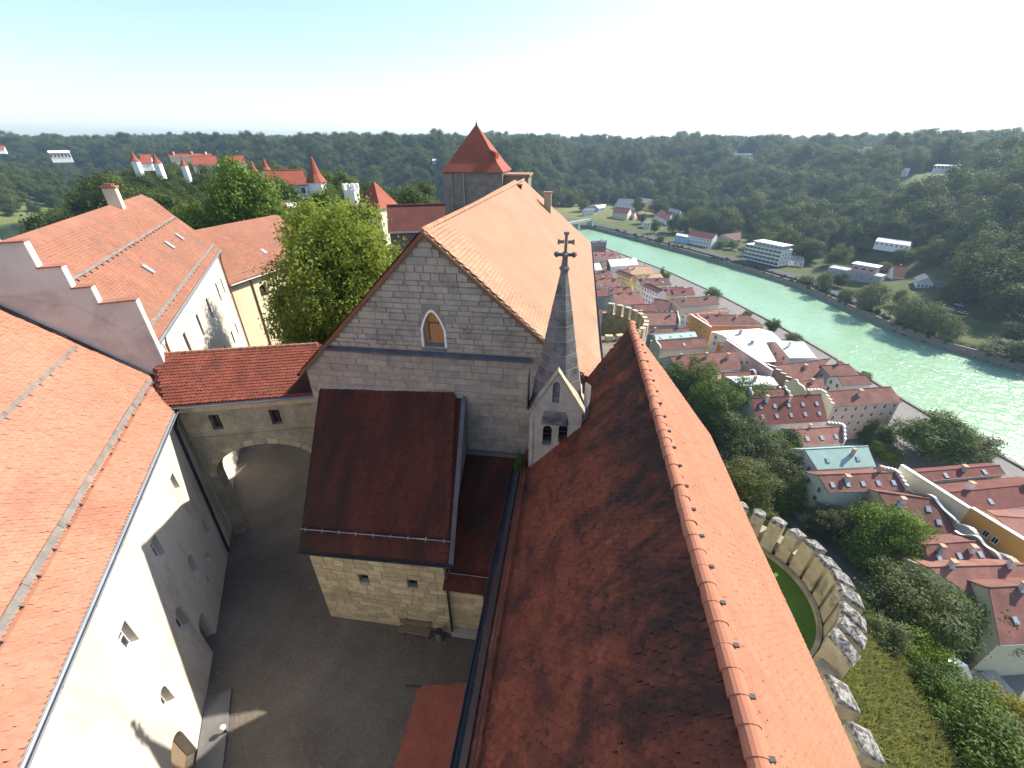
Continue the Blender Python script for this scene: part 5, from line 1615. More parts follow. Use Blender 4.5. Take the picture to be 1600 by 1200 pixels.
# white gable house with two rows of windows: its gable faces the river
zb = -61.0
g = [atz(1426, 459, zb), atz(1450, 462, zb)]
e = (g[1] - g[0])
wdg = np.linalg.norm(e)
e /= wdg
pr = V3(e[1], -e[0], 0)
gh = thing('riverside_house', 'white house whose gable with two rows of windows faces the river', 'house', ((g[0] + g[1]) / 2)[:3], FG)
MB().prism([g[0], g[1], g[1] + Z * 8.2, (g[0] + g[1]) / 2 + Z * 11.2, g[0] + Z * 8.2], -pr * 12).build('wall', 'wall_white', gh)
for s_, (a, b) in enumerate(((g[0] - e * .5, (g[0] + g[1]) / 2), (g[1] + e * .5, (g[0] + g[1]) / 2))):
    MB().slab([a + pr * .5 + Z * 8.0, b + pr * .5 + Z * (11.45 - .01 * s_), b - pr * 12.4 + Z * (11.45 - .01 * s_), a - pr * 12.4 + Z * 8.0], .25).build('roof', 'roof_grey', gh)
for j in range(2):
    for k in range(4):
        place_window(gh, g[0] + e * wdg * (k + .5) / 4 + pr * .03 + Z * (2.6 + 3.1 * j), e, pr)
# modern hotel
hp = [atz(1160, 404, -61), atz(1214, 417, -61)]
e = hp[1] - hp[0]
lnh = np.linalg.norm(e)
e /= lnh
pr = V3(e[1], -e[0], 0)
if pr @ (EYE - hp[0]) < 0:
    pr = -pr
ho = thing('hotel', 'white modern hotel with four rows of dark window bands at the water', 'hotel', (hp[0] + hp[1]) / 2, FG)
H4 = 12.6
MB().hexa([hp[0], hp[1], hp[1] - pr * 14, hp[0] - pr * 14] + [q + Z * H4 for q in (hp[0], hp[1], hp[1] - pr * 14, hp[0] - pr * 14)]).build('wall', 'wall_white', ho)
a, b = hp[0] + e * lnh * .2 - pr * 1.2 + Z * H4, hp[1] - e * .8 - pr * 1.2 + Z * H4
MB().hexa([a, b, b - pr * 11, a - pr * 11] + [q + Z * 3.0 for q in (a, b, b - pr * 11, a - pr * 11)]).build('penthouse', 'wall_grey', ho)
MB().hexa([q + Z * 3.0 for q in (a - e + pr, b + e + pr, b + e - pr * 12, a - e - pr * 12)] + [q + Z * 3.4 for q in (a - e + pr, b + e + pr, b + e - pr * 12, a - e - pr * 12)]).build('roof', 'roof_white', ho)
nbay = 9
for j in range(4):
    for k in range(nbay):
        c = hp[0] + e * lnh * (k + .5) / nbay + pr * .04 + Z * (1.9 + 3.05 * j)
        place_window(ho, c, e, pr, WIN_W, .95 * lnh / nbay / 2.7)
    MB().obox(hp[0] + e * lnh / 2 + pr * .35 + Z * (3.35 + 3.05 * j), e, pr, Z, lnh / 2, .34, .12).build('balcony_slab', 'wall_white', ho)
for k in range(7):
    place_window(ho, a + (b - a) * (k + .5) / 7 + pr * .04 + Z * 1.5, e, pr, WIN_W, .8)
for j in range(3):
    for k in range(3):
        place_window(ho, hp[1] - pr * (3 + 4 * k) + e * .04 + Z * (3 + 3.05 * j), -pr, e)
# terraced modern house with pink block
tp = [atz(1290, 430, -60), atz(1372, 446, -60)]
e = tp[1] - tp[0]
lnt = np.linalg.norm(e)
e /= lnt
pr = V3(e[1], -e[0], 0)
th_ = thing('terraced_house', 'modern terraced house with pink upper block and white slab roof', 'house', (tp[0] + tp[1]) / 2, FG)
MB().hexa([tp[0], tp[1], tp[1] - pr * 10, tp[0] - pr * 10] + [q + Z * 6 for q in (tp[0], tp[1], tp[1] - pr * 10, tp[0] - pr * 10)]).build('lower_storey', 'wall_grey', th_)
a, b = tp[0] + e * lnt * .42 - pr * 1 + Z * 6, tp[0] + e * lnt * .85 - pr * 1 + Z * 6
MB().hexa([a, b, b - pr * 8, a - pr * 8] + [q + Z * 5 for q in (a, b, b - pr * 8, a - pr * 8)]).build('upper_storey', 'wall_pink', th_)
MB().hexa([q + Z * 5 for q in (a - e + pr, b + e + pr, b + e - pr * 9, a - e - pr * 9)] + [q + Z * 5.4 for q in (a - e + pr, b + e + pr, b + e - pr * 9, a - e - pr * 9)]).build('slab_roof', 'roof_white', th_)
for k in range(3):
    place_window(th_, a + (b - a) * (k + .5) / 3 + pr * .03 + Z * 2.6, e, pr, WIN_W, .9)
for k in range(5):
    place_window(th_, tp[0] + (tp[1] - tp[0]) * (k + .6) / 5.4 + pr * .03 + Z * 3.2, e, pr)
# road bridge
rb = thing('road_bridge', 'low grey road bridge crossing the river behind the hall', 'bridge', (0, 590, -60))
b0, b1 = atz(925, 342, -55), atz(870, 352, -55)
e = (b1 - b0) / np.linalg.norm(b1 - b0)
pr = V3(e[1], -e[0], 0)
c = (b0 + b1) / 2
lb_ = np.linalg.norm(b1 - b0) / 2
MB().obox(c - Z * .6, e, pr, Z, lb_, 4.5, .6).build('deck', 'concrete', rb)
for s_ in (-1, 1):
    MB().obox(c + pr * 4.4 * s_ + Z * .55, e, pr, Z, lb_, .08, .55).build('railing', 'zinc', rb)
for f in (-.9, -.1, .7):
    MB().obox(c + e * lb_ * f - Z * 6.5, e, pr, Z, 1.2, 4, 5.4).build('pier', 'concrete', rb)

# ---------------------------------------------------------------- the castle's outer courts, in the distance at left
def cone_tower(name, label, u, vtip, vbase, vfoot, wpx, dist, wall='wall_white', n=10, flare=1.15):
    tip = atdist(u, vtip, dist)
    bz, fz = atdist(u, vbase, dist)[2], atdist(u, vfoot, dist)[2]
    r = np.linalg.norm(atdist(u + wpx / 2, vbase, dist) - atdist(u - wpx / 2, vbase, dist)) / 2
    c = V3(tip[0], tip[1], 0)
    t = thing(name, label, 'tower', (tip[0], tip[1], fz))
    MB().lathe(c, [(r, fz - 3), (r, bz + .1)], n).build('wall', wall, t)
    o = MB().lathe(c, [(r * flare, bz), (r * .62, bz + (tip[2] - bz) * .33), (r * .05, tip[2])], n).build('roof', 'roof_red_far', t)
    MB().lathe(c, [(.08, tip[2] - .1), (.15, tip[2] + .2), (.02, tip[2] + 1.2)], 6).build('finial', 'iron', o)
    return t
CG = 'buildings of the outer castle courts'
gd = 150
def cb(name, label, A, B, C, D, dist, roof, wall, drop=12, **kw):
    return house(name, label, 'building', A, B, C, D, 0, roof, wall, group=CG, dist=dist, sink=drop, **kw)
cb('gate_house', 'white gate house with long red roof between two cone towers', (411, 267), (472, 265), (420, 291), (482, 287), gd, 'roof_red_far', 'wall_white', 20, tan=1.0, wn=(3, 2), wl=(0, 0))
cone_tower('corner_turret', 'tall red cone turret at the right end of the gate house', 486, 244, 285, 318, 30, gd - 6)
cone_tower('corner_turret', 'red cone turret at the left end of the gate house', 392, 251, 279, 300, 22, gd)
cone_tower('corner_turret', 'slim red cone turret behind the gate house roof', 411, 246, 268, 290, 16, gd + 25)
cb('porch', 'small red roofed porch at the foot of the right cone turret', (499, 301), (511, 301), (500, 306), (512, 306), gd - 12, 'roof_red_far', 'wall_white', 5, wl=(0, 0))
cb('white_annex', 'white gabled annex in front of the gate house', (432, 310), (455, 318), (426, 322), (446, 331), gd - 30, 'roof_town_pink', 'wall_white', 9, wn=(2, 1), wl=(1, 1))
cb('white_annex', 'lower white annex with flat roof beside the gabled one', (447, 318), (463, 317), (448, 325), (464, 324), gd - 34, 'roof_white', 'wall_white', 8, tan=.3, wl=(0, 0))
# ruined tower with battlements
q = atdist(549, 300, 135)
rt_ = thing('ruined_tower', 'pale roofless tower with broken battlements left of the keep', 'tower', (q[0], q[1], q[2] - 8))
zt = atdist(549, 296, 135)[2]
MB().lathe(V3(q[0], q[1], 0), [(2.4, zt - 14), (2.1, zt - 1.4), (2.2, zt)], 8).build('wall', 'plaster_white', rt_)
for k in range(8):
    a = k * math.pi / 4 + .2
    MB().obox(V3(q[0] + 1.9 * math.cos(a), q[1] + 1.9 * math.sin(a), zt + .7), V3(-math.sin(a), math.cos(a), 0), V3(math.cos(a), math.sin(a), 0), Z, .38, .3, .75).build('merlon', 'plaster_white', rt_)
# gate tower with pyramid roof and the long dark wing
def pyramid_tower(name, label, u, vtip, vbase, u0, u1, dist, hh, wall):
    tip = atdist(u, vtip, dist)
    zb_ = atdist(u, vbase, dist)[2]
    r = np.linalg.norm(atdist(u1, vbase, dist) - atdist(u0, vbase, dist)) / 2
    t = thing(name, label, 'tower', (tip[0], tip[1], zb_ - hh))
    c = V3(tip[0], tip[1], 0)
    MB().lathe(c, [(r * 1.2, zb_ - hh), (r * 1.2, zb_ + .05)], 4, a0=math.pi / 4 - .25).build('wall', wall, t)
    MB().lathe(c, [(r * 1.42, zb_), (r * .04, tip[2])], 4, a0=math.pi / 4 - .25).build('roof', 'roof_red_far', t)
    return t
pyramid_tower('gate_tower', 'white gate tower with steep red pyramid roof left of the long dark wing', 584, 284, 323, 562, 612, 88, 14, 'wall_cream')
cb('long_wing', 'long low wing with dark red roof between gate tower and keep', (604, 321), (702, 319), (606, 362), (702, 358), 70, 'roof_town_dark', 'wall_brown', 13, tan=1.0, wl=(0, 0))
cb('long_wing', 'short dark red roof left of the gate tower', (538, 323), (562, 323), (538, 334), (562, 334), 86, 'roof_town_dark', 'wall_brown', 10, tan=1.0, wl=(0, 0))
cone_tower('white_tower', 'leftmost white tower with red cone roof in the far woods', 205, 236, 252, 268, 15, 330)
cone_tower('white_tower', 'second white tower with red cone roof in the far woods', 240, 240, 255, 270, 15, 320)
cone_tower('white_tower', 'third small red cone tower at the end of the far red roofs', 283, 246, 259, 275, 12, 300)
cb('outer_court_house', 'long red roof on the skyline between far towers', (296, 243), (338, 245), (300, 259), (340, 256), 330, 'roof_red_far', 'wall_cream', 10, tan=.9, wl=(0, 0))
cb('outer_court_house', 'red roof on the skyline behind the round green tree', (353, 243), (380, 243), (356, 256), (384, 255), 300, 'roof_red_far', 'wall_cream', 9, tan=.9, wl=(0, 0))
cb('outer_court_house', 'red roof joining the two far white towers', (218, 240), (236, 242), (219, 254), (238, 256), 335, 'roof_red_far', 'wall_white', 8, tan=.9, wl=(0, 0))
cb('outer_court_house', 'thin red roofs along the skyline above the court house', (262, 240), (330, 240), (264, 245), (332, 245), 460, 'roof_red_far', 'wall_cream', 8, tan=.9, wl=(0, 0), chim=3)
cb('outer_court_house', 'white houses on the left wooded skyline', (74, 236), (108, 235), (75, 239), (109, 238), settle((90, 234), 640), 'roof_white', 'wall_white', 6, tan=.5, wl=(0, 0), wn=(6, 1))
cb('outer_court_house', 'red roof at the left edge of the skyline', (-14, 226), (8, 230), (-12, 238), (10, 240), settle((0, 228), 520), 'roof_red_far', 'wall_white', 8, tan=.7, wl=(0, 0))
# chimneys and cranes of the far works
IG = 'masts and chimneys of the works on the horizon'
for k, (u, vt, lean, lb_) in enumerate([(51, 211, -6, 'tall leaning mast on the left skyline'), (86, 213, -5, 'second leaning mast on the left skyline'), (430, 211, 0, 'slim chimney on the horizon left of the keep'), (459, 210, 0, 'right chimney of the pair on the horizon'), (455, 212, 0, 'left chimney of the pair on the horizon'), (322, 221, 0, 'short chimney above the far red roofs')]):
    d_ = 2600
    top, bot = atdist(u + lean, vt, d_), atdist(u, 236, d_)
    t = thing('works_chimney', lb_, 'chimney', bot, IG)
    MB().tube([bot, top], 4.5, 8, r2=2.5).build('stack', 'concrete', t)
    MB().tube([top, top + (top - bot) * .02], 3.0, 8).build('stack_head', 'iron', t)
for u, v, w_, lb_ in ((376, 223, 12, 'boxy plant tower on the horizon above the red turrets'), (423, 220, 6, 'narrow plant tower beside the slim chimney'), (345, 227, 10, 'low plant block on the horizon')):
    a, b = atdist(u, v, 2700), atdist(u, 236, 2700)
    s_ = w_ / 655 * 2700 * .45
    t = thing('plant_tower', lb_, 'tower', b, IG)
    MB().box(b - V3(s_, s_, 0), V3(b[0] + s_, b[1] + s_, a[2])).build('frame', 'concrete', t)
    MB().box(V3(b[0] - s_ * 1.2, b[1] - s_ * 1.2, a[2] * .97 + b[2] * .03), V3(b[0] + s_ * .2, b[1] + s_ * .2, a[2] + 6)).build('tank', 'zinc', t)

# ================================================================== VEGETATION
def leaf_mesh(name, mat, lobes, nleaf, size, seed, flat=.3, out=.95):
    """crown of small leaf faces spread through overlapping lobes (x, y, z, r, squash)"""
    r = np.random.default_rng(seed)
    L_ = np.array(lobes, float)
    wgt = L_[:, 3] ** 2
    nt_ = max(nleaf // 22, 8)          # twigs, each with a tuft of leaves
    ti = r.choice(len(L_), nt_, p=wgt / wgt.sum())
    td = r.normal(size=(nt_, 3))
    td[:, 2] += .15
    td /= np.linalg.norm(td, axis=1)[:, None]
    rad = L_[ti, 3] * (r.uniform(.3, 1.0, nt_) ** .4) * (1 + .12 * np.sin(td[:, 0] * 7 + ti) + .12 * np.sin(td[:, 1] * 8 + ti * 2))
    TP = L_[ti, :3] + td * rad[:, None] * np.stack([np.ones(nt_), np.ones(nt_), L_[ti, 4]], 1)
    k = r.integers(0, nt_, nleaf)
    P = TP[k] + r.normal(size=(nleaf, 3)) * size * np.array([1.5, 1.5, 1.0])
    dirs = td[k] * .8 + (P - TP[k]) / (size * 3)
    dirs /= np.linalg.norm(dirs, axis=1)[:, None]
    nrm = dirs * out + r.normal(size=(nleaf, 3)) * .5 + np.array([0, 0, flat])
    nrm /= np.linalg.norm(nrm, axis=1)[:, None]
    a = np.cross(nrm, r.normal(size=(nleaf, 3)))
    a /= np.linalg.norm(a, axis=1)[:, None]
    b = np.cross(nrm, a)
    s = size * r.uniform(.55, 1.35, nleaf)[:, None]
    q = np.stack([P - a * s * .5, P + b * s * .34 + nrm * s * .08, P + a * s * .55, P - b * s * .34 + nrm * s * .06], 1).reshape(-1, 3)
    me = bpy.data.meshes.new(name)
    me.vertices.add(nleaf * 4)
    me.vertices.foreach_set('co', q.ravel())
    me.loops.add(nleaf * 4)
    me.loops.foreach_set('vertex_index', np.arange(nleaf * 4))
    me.polygons.add(nleaf)
    me.polygons.foreach_set('loop_start', np.arange(nleaf) * 4)
    me.polygons.foreach_set('loop_total', np.full(nleaf, 4))
    me.materials.append(MATS[mat])
    at_ = me.attributes.new('tint', 'FLOAT', 'FACE')
    at_.data.foreach_set('value', r.beta(1.2, 2.0, nleaf))
    me.update(calc_edges=True)
    me.validate()
    return me
def lobes_round(seed, n=16, R=1.0, H=1.0, z0=.25):
    """lobes of a broad crown inside a unit tree: height 1, crown radius about R"""
    r = random.Random(seed)
    out = [(0, 0, z0 + (1 - z0) * .45, R * .55, .9)]
    for k in range(n):
        a = k * 2.4 + r.uniform(-.4, .4)
        f = (k + .5) / n
        z = z0 + .1 + (1 - z0 - .22) * f
        rr = R * (math.sin(math.pi * (0.12 + .8 * f)) ** .8) * r.uniform(.5, .86)
        out.append((rr * math.cos(a), rr * math.sin(a), z + r.uniform(-.05, .05), R * r.uniform(.22, .42), r.uniform(.7, 1.0)))
    return out
def lobes_tall(seed, n=14, R=.3, z0=.12):
    r = random.Random(seed)
    out = []
    for k in range(n):
        f = (k + .5) / n
        a = k * 2.4
        rr = R * (1 - f) ** .7 * r.uniform(.2, .5)
        out.append((rr * math.cos(a), rr * math.sin(a), z0 + (1 - z0 - .06) * f, R * (1 - f * .78) * r.uniform(.55, .7), 1.0))
    return out
def trunk_mesh(name, seed, lobes, r0=.03, z0=.25):
    r = random.Random(seed)
    m_ = MB()
    top = V3(r.uniform(-.03, .03), r.uniform(-.03, .03), .62)
    m_.tube([V3(0, 0, -.12), V3(0, 0, .1), V3(.01, -.01, z0 + .05), top], r0, 7, r2=r0 * .35)
    for (x, y, z, rr, sq) in lobes[1::2]:
        h = r.uniform(z0 * .7, .5)
        m_.tube([V3(0, 0, h), V3(x * .5, y * .5, (h + z) * .52), V3(x * .95, y * .95, z)], r0 * .45, 5, r2=r0 * .1)
    me = bpy.data.meshes.new(name)
    me.from_pydata(m_.v, [], m_.f)
    me.materials.append(MATS['bark'])
    me.update()
    return me
KINDS = {}
def tree_kind(key, mat, shape, nleaf, size, seed, R=.42, n=16, z0=.22):
    lb_ = lobes_round(seed, n, R, 1, z0) if shape == 'round' else lobes_tall(seed, n, R, z0)
    KINDS[key] = (leaf_mesh('crown', mat, lb_, nleaf, size, seed), trunk_mesh('trunk', seed, lb_, .028, z0))
tree_kind('linden', 'leaf_linden', 'round', 90000, .0165, 3, .47, 46, .16)
tree_kind('green_a', 'leaf_green', 'round', 20000, .027, 5, .46, 18, .14)
tree_kind('green_b', 'leaf_green', 'round', 20000, .027, 8, .52, 20, .1)
tree_kind('bright', 'leaf_bright', 'round', 20000, .027, 9, .48, 18, .12)
tree_kind('grey', 'leaf_grey', 'round', 20000, .027, 13, .5, 18, .08)
tree_kind('purple', 'leaf_purple', 'round', 14000, .03, 15, .48, 14, .1)
tree_kind('tall', 'leaf_green', 'tall', 5000, .045, 17, .28, 14, .08)
tree_kind('bush', 'leaf_green', 'round', 9000, .042, 21, .6, 14, .0)
tree_kind('bush_bright', 'leaf_bright', 'round', 9000, .042, 23, .62, 14, .0)
tree_kind('bush_grey', 'leaf_grey', 'round', 10000, .04, 25, .62, 14, .0)
tree_kind('bush_yellow', 'leaf_yellow', 'round', 9000, .042, 27, .62, 14, .0)
tree_kind('mid_a', 'leaf_forest', 'round', 5000, .052, 31, .5, 14, .12)
tree_kind('mid_b', 'leaf_forest', 'round', 5000, .052, 37, .42, 14, .12)
tree_kind('mid_grey', 'leaf_grey', 'round', 5000, .052, 41, .52, 14, .06)
tree_kind('mid_bright', 'leaf_bright', 'round', 5000, .052, 43, .5, 14, .1)
def tree(name, label, kind, base, h, group=None, cat='tree', wide=1.0):
    t = thing(name, label, cat, base, group)
    cm, tm = KINDS[kind]
    a = random.uniform(0, 6.28)
    M = Matrix.Translation(Vector(base)) @ Matrix.Rotation(a, 4, 'Z') @ Matrix.Diagonal((h * wide, h * wide, h, 1))
    link_copy(cm, 'crown' if cat == 'tree' else 'foliage', t, M)
    link_copy(tm, 'trunk' if cat == 'tree' else 'stem', t, M)
    return t
def tree_px(label, kind, u, vb, vt, name='tree', group=None, cat='tree', wide=1.0, base=None, wpx=None, sink=0.0):
    """tree whose foot and top were surveyed; height follows from its distance"""
    p = hit(u, vb) if base is None else np.asarray(base, float)
    dist = math.hypot(p[0], p[1])
    d = ray(u, vt)
    zt = EYE[2] + d[2] * dist / math.hypot(d[0], d[1])
    h = max(zt - p[2], 1.5)
    if wpx:
        R = {'linden': .47, 'green_a': .46, 'green_b': .52, 'bright': .48, 'grey': .5, 'purple': .48, 'tall': .28}.get(kind, .58)
        slant = np.linalg.norm(np.array([p[0], p[1], (p[2] + zt) / 2]) - EYE)
        dep = slant * math.cos(math.atan2(EYE[2] - (p[2] + zt) / 2, dist) - PITCH) * math.cos(math.atan((u - CU) / 755))
        wide = wpx * dep / F / 2 / R / h
    return tree(name, label, kind, p - Z * sink, h, group, cat, wide)

# --- near trees of the castle
tree('linden_tree', 'big sunlit linden tree in the court beside the stone gable', 'linden', V3(-22.6, 39.3, 0), 20.2, wide=.80)
tree('tree', 'round green tree behind the pinkish roof at left', 'bright', V3(-56.5, 72.5, 3), 19.5, wide=.8)
tree('tree', 'smaller tree half hidden left of the round green tree', 'bright', V3(-63, 68, 1), 14.5, wide=.95)
tree('tree', 'dark tree behind the ridge of the far west range', 'green_a', V3(-72, 84, -6), 19, wide=.9)
tree('tree', 'tree in front of the white gate house', 'green_a', V3(-57, 97, 0), 17, wide=.62)
tree('tree', 'tree at the left foot of the gate house', 'green_b', V3(-82, 118, -2), 19, wide=.8)
tree('shrub', 'creeper covered shrub at the foot of the big linden', 'bush', V3(-33.5, 45, 0), 7, cat='shrub', wide=.45)
tree('shrub', 'shrub rooted on the ledge between annex and passage', 'bush', V3(-14.3, 19.0, 5.4), 2.0, cat='shrub', wide=.45)
tree('shrub', 'little plant in the corner between gable and turret', 'bush', V3(-1.75, 15.6, 10.9), 1.3, cat='shrub', wide=.4)
# --- trees on the slope between castle and town
SG = 'trees on the slope between castle and town'
for lb_, kd, u, vb, vt, wpx in [
    ('dark tree nearest the far tip of the church roof', 'green_a', 1065, 640, 560, 80),
    ('tree just right of the church roof edge', 'green_b', 1100, 690, 590, 100),
    ('broad tree in front of the dark red skylight roof', 'green_a', 1140, 660, 592, 95),
    ('grey green tree below the skylight roof', 'grey', 1150, 735, 650, 100),
    ('bright tree beside the copper roofed house', 'bright', 1212, 740, 668, 70),
    ('grey tree left of the copper roofed house', 'grey', 1195, 770, 690, 90),
    ('shadowy tree above the bastion', 'grey', 1150, 795, 715, 90),
    ('small bright tree right above the bastion merlons', 'bright', 1222, 800, 745, 50),
    ('dark purple leaved tree under the copper roof', 'purple', 1262, 800, 738, 58),
    ('grey bush tree between purple tree and bastion', 'grey', 1278, 838, 780, 60),
    ('large bright green tree beside the red roof with skylights', 'bright', 1350, 890, 770, 110),
    ('tall green tree right of the large bright one', 'green_b', 1412, 890, 805, 80),
    ('large grey green tree right of the bastion', 'grey', 1405, 990, 885, 130),
    ('dark tree at the lower right beside the red roofs', 'green_a', 1498, 1010, 905, 85)]:
    tree_px(lb_, kd, u, vb, vt, group=SG, wpx=wpx)
# --- gardens and river edge of the town
GG = 'garden and riverside trees of the town'
def onz(u, v, z=-63.0):
    return atz(u, v, z)
for lb_, kd, u, vb, vt, wpx in [
    ('big dark tree by the river in the gap between houses', 'green_a', 1438, 715, 642, 92),
    ('olive shrub tree at the water right of the big dark tree', 'grey', 1498, 718, 665, 75),
    ('slim dark tree in front of the peach house', 'tall', 1355, 690, 652, 34),
    ('second slim tree in front of the peach house', 'tall', 1378, 695, 658, 30),
    ('bright hedge bush in the riverside garden', 'bush_bright', 1372, 712, 690, 30),
    ('second bright hedge bush in the riverside garden', 'bush_bright', 1390, 722, 702, 32),
    ('round tree on the bank above the white roofs', 'green_a', 1203, 520, 498, 22),
    ('pale tree on the bank beside the white roofs', 'mid_grey', 1238, 535, 520, 26),
    ('bush on the bank by the brown roofs', 'bush', 1112, 466, 450, 26),
    ('bush on the bank by the orange front', 'bush_grey', 1168, 492, 486, 14),
    ('cypress on the bank by the peach roofs', 'tall', 1033, 436, 416, 10),
    ('yellow green bush on the bank by the peach roofs', 'bush_bright', 1041, 436, 425, 13),
    ('small tree on the bank behind the narrow red roofs', 'mid_grey', 1350, 592, 580, 18),
    ('green court tree between the narrow red roofs', 'bush', 1308, 608, 592, 16)]:
    tree_px(lb_, kd, u, vb, vt, group=GG, wpx=wpx, base=onz(u, vb), cat='shrub' if 'bush' in kd else 'tree', name='shrub' if 'bush' in kd else 'tree')
# --- bushes of the lower right gardens
BG = 'bushes in the gardens at the lower right'
for lb_, kd, u, vb, vt, wpx in [
    ('bright yellow green bush beside the long shed', 'bush_yellow', 1560, 1128, 1072, 72),
    ('dark bush below the hut', 'bush', 1480, 1110, 1045, 90),
    ('large dark bush at the bottom edge', 'bush', 1515, 1190, 1100, 120),
    ('green bush right of the meadow', 'bush_bright', 1425, 1040, 985, 70),
    ('bush behind the hut by the dark tree', 'bush_grey', 1470, 1030, 985, 60),
    ('bush in the lower right corner', 'bush_grey', 1590, 1190, 1120, 90),
    ('grey bush at the meadow edge near the bastion', 'bush_grey', 1372, 1005, 965, 60),
    ('low bush along the meadow rim', 'bush', 1440, 1080, 1035, 60),
    ('olive bush at the meadow foot', 'bush_bright', 1400, 1005, 975, 50)]:
    tree_px(lb_, kd, u, vb, vt, name='shrub', group=BG, cat='shrub', wpx=wpx)
# --- far bank: willows and bushes along the water, single trees among the houses
WG = 'willows and bushes along the far bank'
for k, (lb_, kd, u, vb, vt, wpx) in enumerate([
    ('large round willow at the water in the middle of the far bank', 'mid_grey', 1353, 486, 440, 46),
    ('willow pair at the water right of the large willow, left one', 'mid_grey', 1408, 514, 462, 56),
    ('willow pair at the water right of the large willow, right one', 'mid_grey', 1440, 520, 470, 50),
    ('small willow where the bank juts into the shade', 'mid_grey', 1473, 530, 490, 42),
    ('bush at the water left of the large willow', 'mid_grey', 1318, 474, 450, 26),
    ('round bush below the terraced house', 'mid_grey', 1283, 455, 424, 26),
    ('bush at the water right of the hotel', 'mid_grey', 1258, 449, 430, 28),
    ('low bush beside the terraced house', 'mid_a', 1308, 450, 426, 28),
    ('yellowish tree left of the hotel', 'mid_bright', 1124, 388, 376, 18),
    ('second yellowish tree left of the hotel', 'mid_bright', 1143, 390, 375, 18),
    ('big dark tree on the quay at the right', 'mid_a', 1562, 497, 440, 70),
    ('bush at the water at the right edge', 'mid_grey', 1560, 560, 530, 60),
    ('bush right at the frame edge by the water', 'mid_grey', 1595, 565, 528, 50),
    ('dark shrub by the quay lane at the right', 'mid_a', 1585, 535, 505, 50),
    ('round brown green tree above the long low white house', 'mid_b', 1395, 378, 344, 34),
    ('round olive tree on the slope left of the long low house', 'mid_bright', 1328, 358, 312, 46),
    ('tall tree group beside the white gabled slope house', 'mid_b', 1243, 348, 300, 40),
    ('second tall tree beside the white gabled slope house', 'mid_b', 1266, 350, 312, 30),
    ('dark tree in front of the inn', 'mid_a', 1002, 350, 334, 18),
    ('dark tree beside the villa', 'mid_a', 1022, 365, 345, 18),
    ('bush on the quay below the long white house', 'mid_grey', 1032, 378, 368, 14),
    ('tree behind the hotel on its left', 'mid_a', 1140, 352, 315, 30),
    ('tree on the slope behind the hotel', 'mid_a', 1245, 385, 355, 30),
    ('grey tree on the slope right of the hotel', 'mid_grey', 1270, 395, 365, 34),
    ('light bush on the slope above the terraced house', 'mid_bright', 1352, 395, 370, 30),
    ('bush on the slope above the white steep roofed house', 'mid_bright', 1408, 408, 385, 34),
    ('bush between terraced house and steep roofed house', 'mid_grey', 1375, 432, 408, 24),
    ('shrub on the quay below the steep roofed house', 'mid_a', 1400, 478, 452, 22)]):
    p = hit(u, vb)
    if p[2] < -63.5:
        p[2] = -63
    tree_px(lb_, kd, u, vb, vt, group=WG, wpx=wpx, base=p, cat='shrub' if 'bush' in lb_ or 'shrub' in lb_ else 'tree', name='shrub' if 'bush' in lb_ or 'shrub' in lb_ else 'tree')

# --- the woods: far mass of trees, one object, instanced crowns
def forest_proto(seed, R, n, tall=False):
    lb_ = lobes_tall(seed, 10, R, .05) if tall else lobes_round(seed, n, R, 1, .08)
    return leaf_mesh('crown', 'leaf_forest', lb_, 6000, .046, seed, .3, 1.3)
protos = []
for k, (sd, R, n, tl) in enumerate([(51, .46, 8, 0), (53, .54, 9, 0), (57, .40, 7, 0), (59, .5, 10, 0), (61, .26, 10, 1)]):
    o = bpy.data.objects.new('crown_form', forest_proto(sd, R, n, tl))
    protos.append(o)
pts, scl, rot, pick = [], [], [], []
def scatter(x0, x1, y0, y1, step, keep, hmin, hmax):
    gx_, gy_ = np.meshgrid(np.arange(x0, x1, step), np.arange(y0, y1, step))
    x = gx_.ravel() + RNG.uniform(-.5, .5, gx_.size) * step
    y = gy_.ravel() + RNG.uniform(-.5, .5, gx_.size) * step
    # only what the view and a step to its side can reach
    ang = np.degrees(np.arctan2(x, y)) + 7.9
    ok = (np.abs(ang) < 58) & keep(x, y)
    x, y = x[ok], y[ok]
    z = hz(x, y)
    h = RNG.uniform(hmin, hmax, len(x)) * (1 + .25 * wav(x * 3, y * 3, 130))
    pts.append(np.stack([x, y, z - .8], 1))
    scl.append(h)
    rot.append(RNG.uniform(0, 6.28, len(x)))
    pick.append(np.where(RNG.random(len(x)) < .1, 4, RNG.integers(0, 4, len(x))))
clear = []
for (u, v, r) in [(1480, 268, 26), (1450, 275, 14), (1160, 246, 20), (1300, 256, 16), (1430, 300, 12), (1350, 405, 16)]:
    p = hit(u, v)
    if p is not None:
        clear.append((p[0], p[1], r))
def not_clear(x, y):
    ok = np.ones(len(x), bool)
    for cx, cy, r in clear:
        ok &= np.hypot(x - cx, y - cy) > r
    for cx, cy, r, corr in HOUSES:          # keep houses and the open ground before them free
        dd_ = math.hypot(cx, cy)
        ex, ey = cx / dd_, cy / dd_
        al, la = (x - cx) * ex + (y - cy) * ey, np.abs((x - cx) * ey - (y - cy) * ex)
        ok &= ~((la < r + 3) & (al < r) & (al > -corr))
    return ok
def keep_far(x, y):
    f = pdist(FB, x, y)
    f = f / flat_scale(x, y)
    n_ = wav(x, y, 90)
    slope = (f > 66) & (f < 240) & (n_ > -1.0)
    low = (f > 28) & (f <= 66) & (wav(x, y, 45) > .25)
    return (slope | low) & not_clear(x, y)
